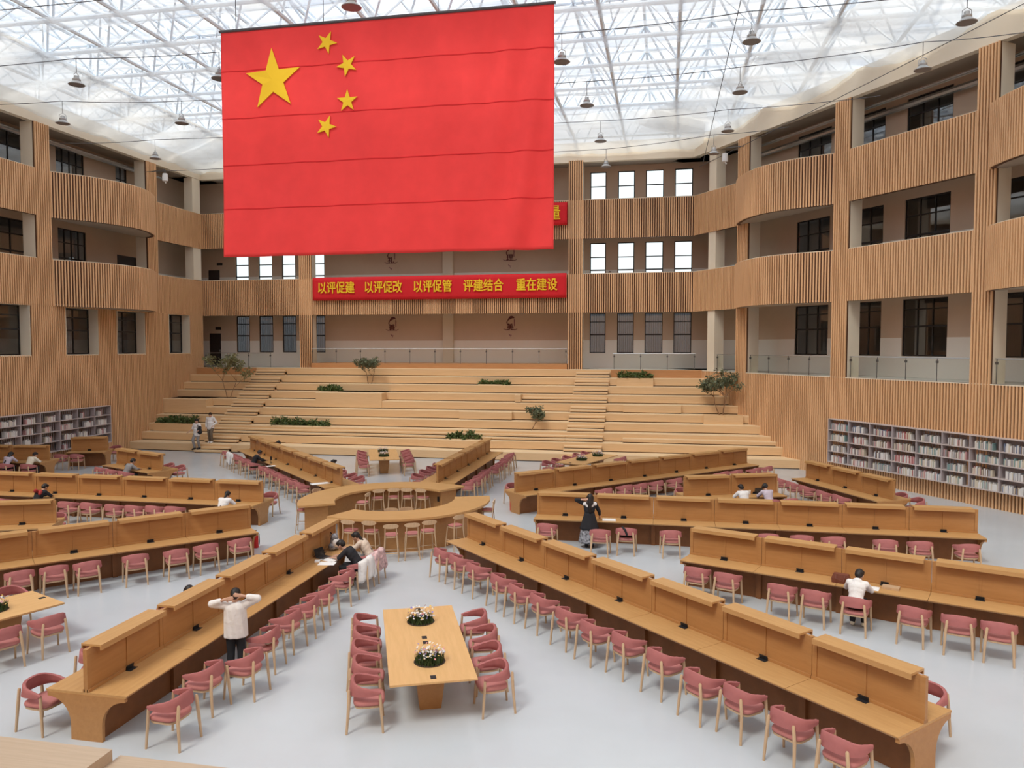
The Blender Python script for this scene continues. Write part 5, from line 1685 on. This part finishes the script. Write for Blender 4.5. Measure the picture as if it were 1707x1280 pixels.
# students at the desks
seated(('A', 1, 0), 'person in a beige sweater with a ponytail studying by the ring counter', 0.7, -0.1, top='cloth_beige', hair='pony', sleeve=0.95, bottom='cloth_grey')
seated(('A', 1, 1), 'person in a black short-sleeved shirt writing beside an open laptop', 1.0, 0.0, top='cloth_black', hair='short', sleeve=0.45, bottom='cloth_black')
seated(('A', -1, 0), 'person in white half hidden behind the partition of the near row', 0.75, 0.0, top='cloth_white', hair='short')
seated(('I', -1, 4), 'person in a white hoodie reading at the row, seen from behind', 0.5, 0.3, top='cloth_white', hair='short', hood=True, bottom='cloth_black', shoe='cloth_cream')
seated(('J', -1, 0), 'person in a white T-shirt at the two-bay desk', 0.5, -0.2, top='cloth_white', hair='short', sleeve=0.45)
seated(('J', -1, 1), 'person in a lilac shirt at the two-bay desk', 0.5, 0.1, top='cloth_lilac', hair='curly', sleeve=0.6)
seated(('F', 1, 6), 'person with curly hair in a black top at the row below the walking men', 0.3, 0.3, top='cloth_black', hair='curly', bottom='cloth_khaki')
seated(('F', -1, 2), 'person in a cream top at the ring end, behind the hood of the men\'s row', 0.3, 0.0, top='cloth_cream', hair='bun', sleeve=0.6)
seated(('F', -1, 3), 'person of whom only dark hair shows above the hoods below the long planter', 0.1, 0.0, top='cloth_grey', hair='short')
seated(('G', 1, 0), 'person in a white shirt with a long black ponytail, bent over the desk', 0.8, 0.0, top='cloth_white', hair='pony')
seated(('G', 1, 7), 'person bundled in black with a red check scarf, bent over the desk', 0.8, 0.3, top='cloth_black', hair='short')
seated(('L3', 1, 0), 'person in a grey top resting chin on hand at the short desk', 0.5, 0.2, top='cloth_grey', hair='short')
for (x, y, rz, lb, kw) in ((-20.35, 5.55, R(8), 'person with very long black hair in a pale lilac top by the left bookshelf', dict(top='cloth_lilac', hair='long')),
                           (-19.25, 5.65, R(-2), 'person in a cream shirt bent over the desk by the left bookshelf', dict(top='cloth_cream', hair='short'))):
    person(lb, (x, y, 0), rz, sit(0.7, 0.2), **kw)
person('person with only dark hair showing above the middle balcony parapet, beside the banner end', (5.2, 23.75, 9.05), R(190), pose(), top='cloth_black', hair='short', size=0.93)

# scarf of the bundled student
def cloth_blob(name, mat, balls, label, cat, loc, rz=0.0, voxel=0.013):
    t = thing(name, label, cat, loc, rz)
    mb = MB()
    for a, b, r0, r1 in balls: mb.cone(a, b, r0, r1, 10)
    solid(mb, 'body', M[mat], t, voxel, 4)
    return t
x, y, rz = PLACE['G', 1, 7]
cloth_blob('scarf', 'cloth_red', [((-.1, .12, 1.0), (.1, .12, 1.0), .06, .06), ((.1, .12, 1.0), (.16, .0, .95), .06, .05), ((-.1, .1, 1.02), (0, .02, 1.06), .06, .06)], 'red check scarf around the bundled student in black', 'scarf', (x, y, 0), rz)

# ------------------------------------------------------------------ belongings
def on_chair(key, name, mat, label, cat, kind):
    x, y, rz = PLACE[key]
    t = thing(name, label, cat, (x, y, 0), rz)
    mb = MB()
    rr = random.Random(hash(label) % 1000 if False else len(label))
    if kind == 'coat':
        # hangs over the backrest: outer fall, fold over the top, short inner fall
        vs, fs = [], []
        nx, nz = 18, 12
        for j in range(nz + 1):
            for i in range(nx + 1):
                q = i / nx
                a = PI * (0.12 + 0.76 * q)
                w = j / nz
                if w < 0.62: out, z = 0.055, 0.33 + (0.83 - 0.33) * w / 0.62
                elif w < 0.78: out, z = 0.055 - 0.10 * (w - 0.62) / 0.16, 0.835
                else: out, z = -0.05, 0.83 - 0.30 * (w - 0.78) / 0.22
                z -= 0.10 * abs(2 * q - 1) ** 2 + 0.015 * math.sin(i * 1.7)
                b = 0.022 * math.sin(i * 1.3 + j * 0.35) + 0.012 * math.sin(i * 2.9)
                r_ = 0.30 + out + b
                vs.append((r_ * math.cos(a), -r_ * math.sin(a) * 0.98, z))
        for j in range(nz):
            for i in range(nx):
                k = j * (nx + 1) + i
                fs.append((k, k + 1, k + nx + 2, k + nx + 1))
        mb.add(vs, fs)
        o = mb.build('cloth', M[mat], t, True, 180)
        md = o.modifiers.new('thickness', 'SOLIDIFY'); md.thickness = 0.014
        mb = MB(); mb.cone((0.22, -0.29, 0.66), (0.27, -0.33, 0.36), 0.045, 0.05, 10); mb.cone((0.27, -0.33, 0.36), (0.25, -0.31, 0.27), 0.05, 0.035, 10)
        solid(mb, 'sleeve', M[mat], t, 0.013)
    elif kind == 'cushion':
        mb.ball((0, -0.12, 0.60), 0.2, 16, 10, (1.0, 0.42, 0.62)); mb.build('pad', M[mat], t, True)
        mb = MB(); mb.tube([(-0.19, -0.12, 0.60), (0, -0.2, 0.60), (0.19, -0.12, 0.60)], 0.012, 6); mb.build('piping', M['cloth_khaki'], t, True)
    elif kind == 'bag':
        mb.cone((-0.12, -0.05, 0.58), (0.12, -0.05, 0.60), 0.10, 0.10, 12); mb.cone((-0.1, 0.02, 0.56), (0.12, 0.02, 0.56), 0.09, 0.09, 12)
        solid(mb, 'body', M[mat], t, 0.015)
        mb = MB(); mb.tube([(-0.12, -0.05, 0.66), (-0.1, -0.2, 0.80), (-0.02, -0.33, 0.76), (0.04, -0.33, 0.6)], 0.03, 8); mb.build('strap', M[mat], t, True)
    return t
on_chair(('A', 1, 0), 'coat', 'cloth_rose', 'rose patterned coat hung over the chair of the student in beige', 'coat', 'coat')
on_chair(('A', 1, 1), 'jacket', 'cloth_white', 'off-white jacket hung over the chair of the student in black', 'jacket', 'coat')
on_chair(('A', 1, 2), 'cushion', 'cloth_rose', 'patterned round cushion on the chair next to the student in black', 'cushion', 'cushion')
on_chair(('A', 1, 6), 'cushion', 'cloth_beige', 'beige patterned cushion on the chair right of the woman in white', 'cushion', 'cushion')
on_chair(('C', -1, 2), 'bag', 'cloth_black', 'black bag slung in the chair right of the woman in black', 'bag', 'bag')
on_chair(('F', 1, 9), 'jacket', 'cloth_white', 'white jacket over a chair at the far end of the men\'s row', 'jacket', 'coat')
t = cloth_blob('jacket', 'cloth_white', [((-.12, 0, .53), (.12, .02, .53), .05, .06), ((0, -.1, .53), (.05, .1, .54), .06, .05)], 'white jacket lying on a chair seat near the left bookshelf', 'jacket', (-20.2, 8.55, 0))
# backpack of the walking man
t = thing('backpack', 'black backpack slung on the shoulder of the walking man in grey trousers', 'backpack', (-17.14, 15.32, 0.153 + 0.95), R(172))
mb = MB(); mb.cone((0, 0, 0.05), (0, 0, 0.32), 0.12, 0.10, 12); mb.cone((-.06, .02, .05), (.06, .02, .05), .1, .1, 12); solid(mb, 'body', M['cloth_black'], t, 0.014)
mb = MB(); mb.tube([(0.02, 0.03, 0.36), (0.06, 0.13, 0.46), (0.05, 0.16, 0.3), (0.02, 0.12, 0.08)], 0.022, 8); mb.build('strap', M['cloth_black'], t, True)
# white backpack on the near row
t = thing('backpack', 'white and grey backpack leaning on the desk partition by the ring counter', 'backpack', (0.24, -5.25, 0.75), R(70))
mb = MB(); mb.cone((0, 0, 0.12), (0, -.02, 0.34), 0.12, 0.10, 12); mb.cone((-.08, 0, .1), (.08, 0, .1), .1, .1, 12); solid(mb, 'body', M['cloth_print'], t, 0.014)
mb = MB(); mb.ball((0, -.07, .2), .12, 12, 8, (1, .6, 1.1)); mb.build('pocket', M['cloth_white'], t, True)
mb = MB(); mb.tube([(-.06, .08, .36), (0, .12, .44), (.06, .08, .36)], .014, 6); mb.build('handle', M['cloth_black'], t, True)
def laptop(x, y, rz, label):
    t = thing('laptop', label, 'laptop', (x, y, 0.751), rz)
    mb = MB(); mb.box(-.16, -.11, 0, .16, .11, .014); k = mb.build('keyboard_base', M['dark_steel'], t)
    mb = MB(); mb.box(-.145, -.02, .0142, .145, .09, .016); mb.build('keys', M['black'], k)
    mb = MB(T=Matrix.Translation((0, .11, .014)) @ Matrix.Rotation(R(-18), 4, 'X')); mb.box(-.16, 0, 0, .16, .009, .22); l = mb.build('lid', M['black'], t)
    mb = MB(T=Matrix.Translation((0, .11, .014)) @ Matrix.Rotation(R(-18), 4, 'X')); mb.box(-.15, -.002, .01, .15, 0, .21); mb.build('screen', M['screen_glass'], l)
laptop(0.30, -5.98, R(75), 'open black laptop on the near row before the student in black')
laptop(11.95, 4.75, R(22), 'open tablet-like laptop in front of the lilac shirt')
def sheet(x, y, rz, label, w=.21, h=.297, z=0.751, name='paper', mat='paper', cat='paper', th=.004):
    mb = MB(); mb.box(-w / 2, -h / 2, 0, w / 2, h / 2, th)
    o = mb.build(name, M[mat]); o.location = (x, y, z); o.rotation_euler = (0, 0, rz)
    return tag(o, label, cat)
sheet(0.52, -6.12, R(70), 'white sheet beside the laptop on the near row', .3, .42)
sheet(0.60, -6.45, R(100), 'cream open notebook at the desk edge of the near row', .3, .4)
sheet(0.30, -6.35, R(20), 'crumpled tissue pack by the partition of the near row', .12, .16, th=.03)
sheet(13.05, -5.93, R(-20), 'white sheet under the hand of the hoodie reader', .22, .3)
sheet(13.42, -5.86, R(-22), 'pale wooden tray right of the hoodie reader\'s paper', .34, .22, name='tray', mat='leg', cat='tray', th=.05)
t = thing('handbag', 'brown leather bag on the desk left of the hoodie reader', 'bag', (12.45, -5.62, 0.751), R(-22))
mb = MB(); mb.loft([[(a * s, b * .08 * s, z) for a, b in ((-.18, -1), (.18, -1), (.18, 1), (-.18, 1))] for s, z in ((1, 0), (1.05, .1), (.85, .2))]); mb.build('body', M['brown'], t)
mb = MB(); mb.tube([(-.1, -.05, .19), (-.08, -.16, .12), (.08, -.18, .08), (.1, -.05, .19)], .012, 6); mb.build('strap', M['brown'], t, True)
sheet(6.95, -0.45, R(5), 'open white book on the desk beside the woman in black', .4, .28, name='open_book', cat='book', th=.02)
sheet(-4.35, 3.62, R(45), 'white papers spread at the ring end of the men\'s row', .7, .35)
sheet(-8.35, 7.2, R(45), 'white worksheet before the curly-haired student in black', .4, .3)
t = thing('cup', 'white paper cup between the white and lilac shirts', 'cup', (11.55, 4.62, 0.751))
mb = MB(); mb.lathe([(.035, 0), (.045, .13), (.047, .13)], 16); mb.build('cup_body', M['white'], t, True)
mb = MB(); mb.lathe([(.048, .13), (.048, .14), (.03, .146)], 16); mb.build('lid', M['cloth_cream'], t, True)
t = thing('phone_stand', 'small dark phone stand before the curly-haired student in black', 'phone stand', (-8.75, 7.95, 0.751), R(200))
mb = MB(); mb.lathe([(.06, 0), (.06, .012), (.012, .02), (.01, .18)], 14); mb.build('base', M['black'], t, True)
mb = MB(); mb.box(-.04, -.01, .14, .04, .005, .30); mb.build('holder', M['black'], t)
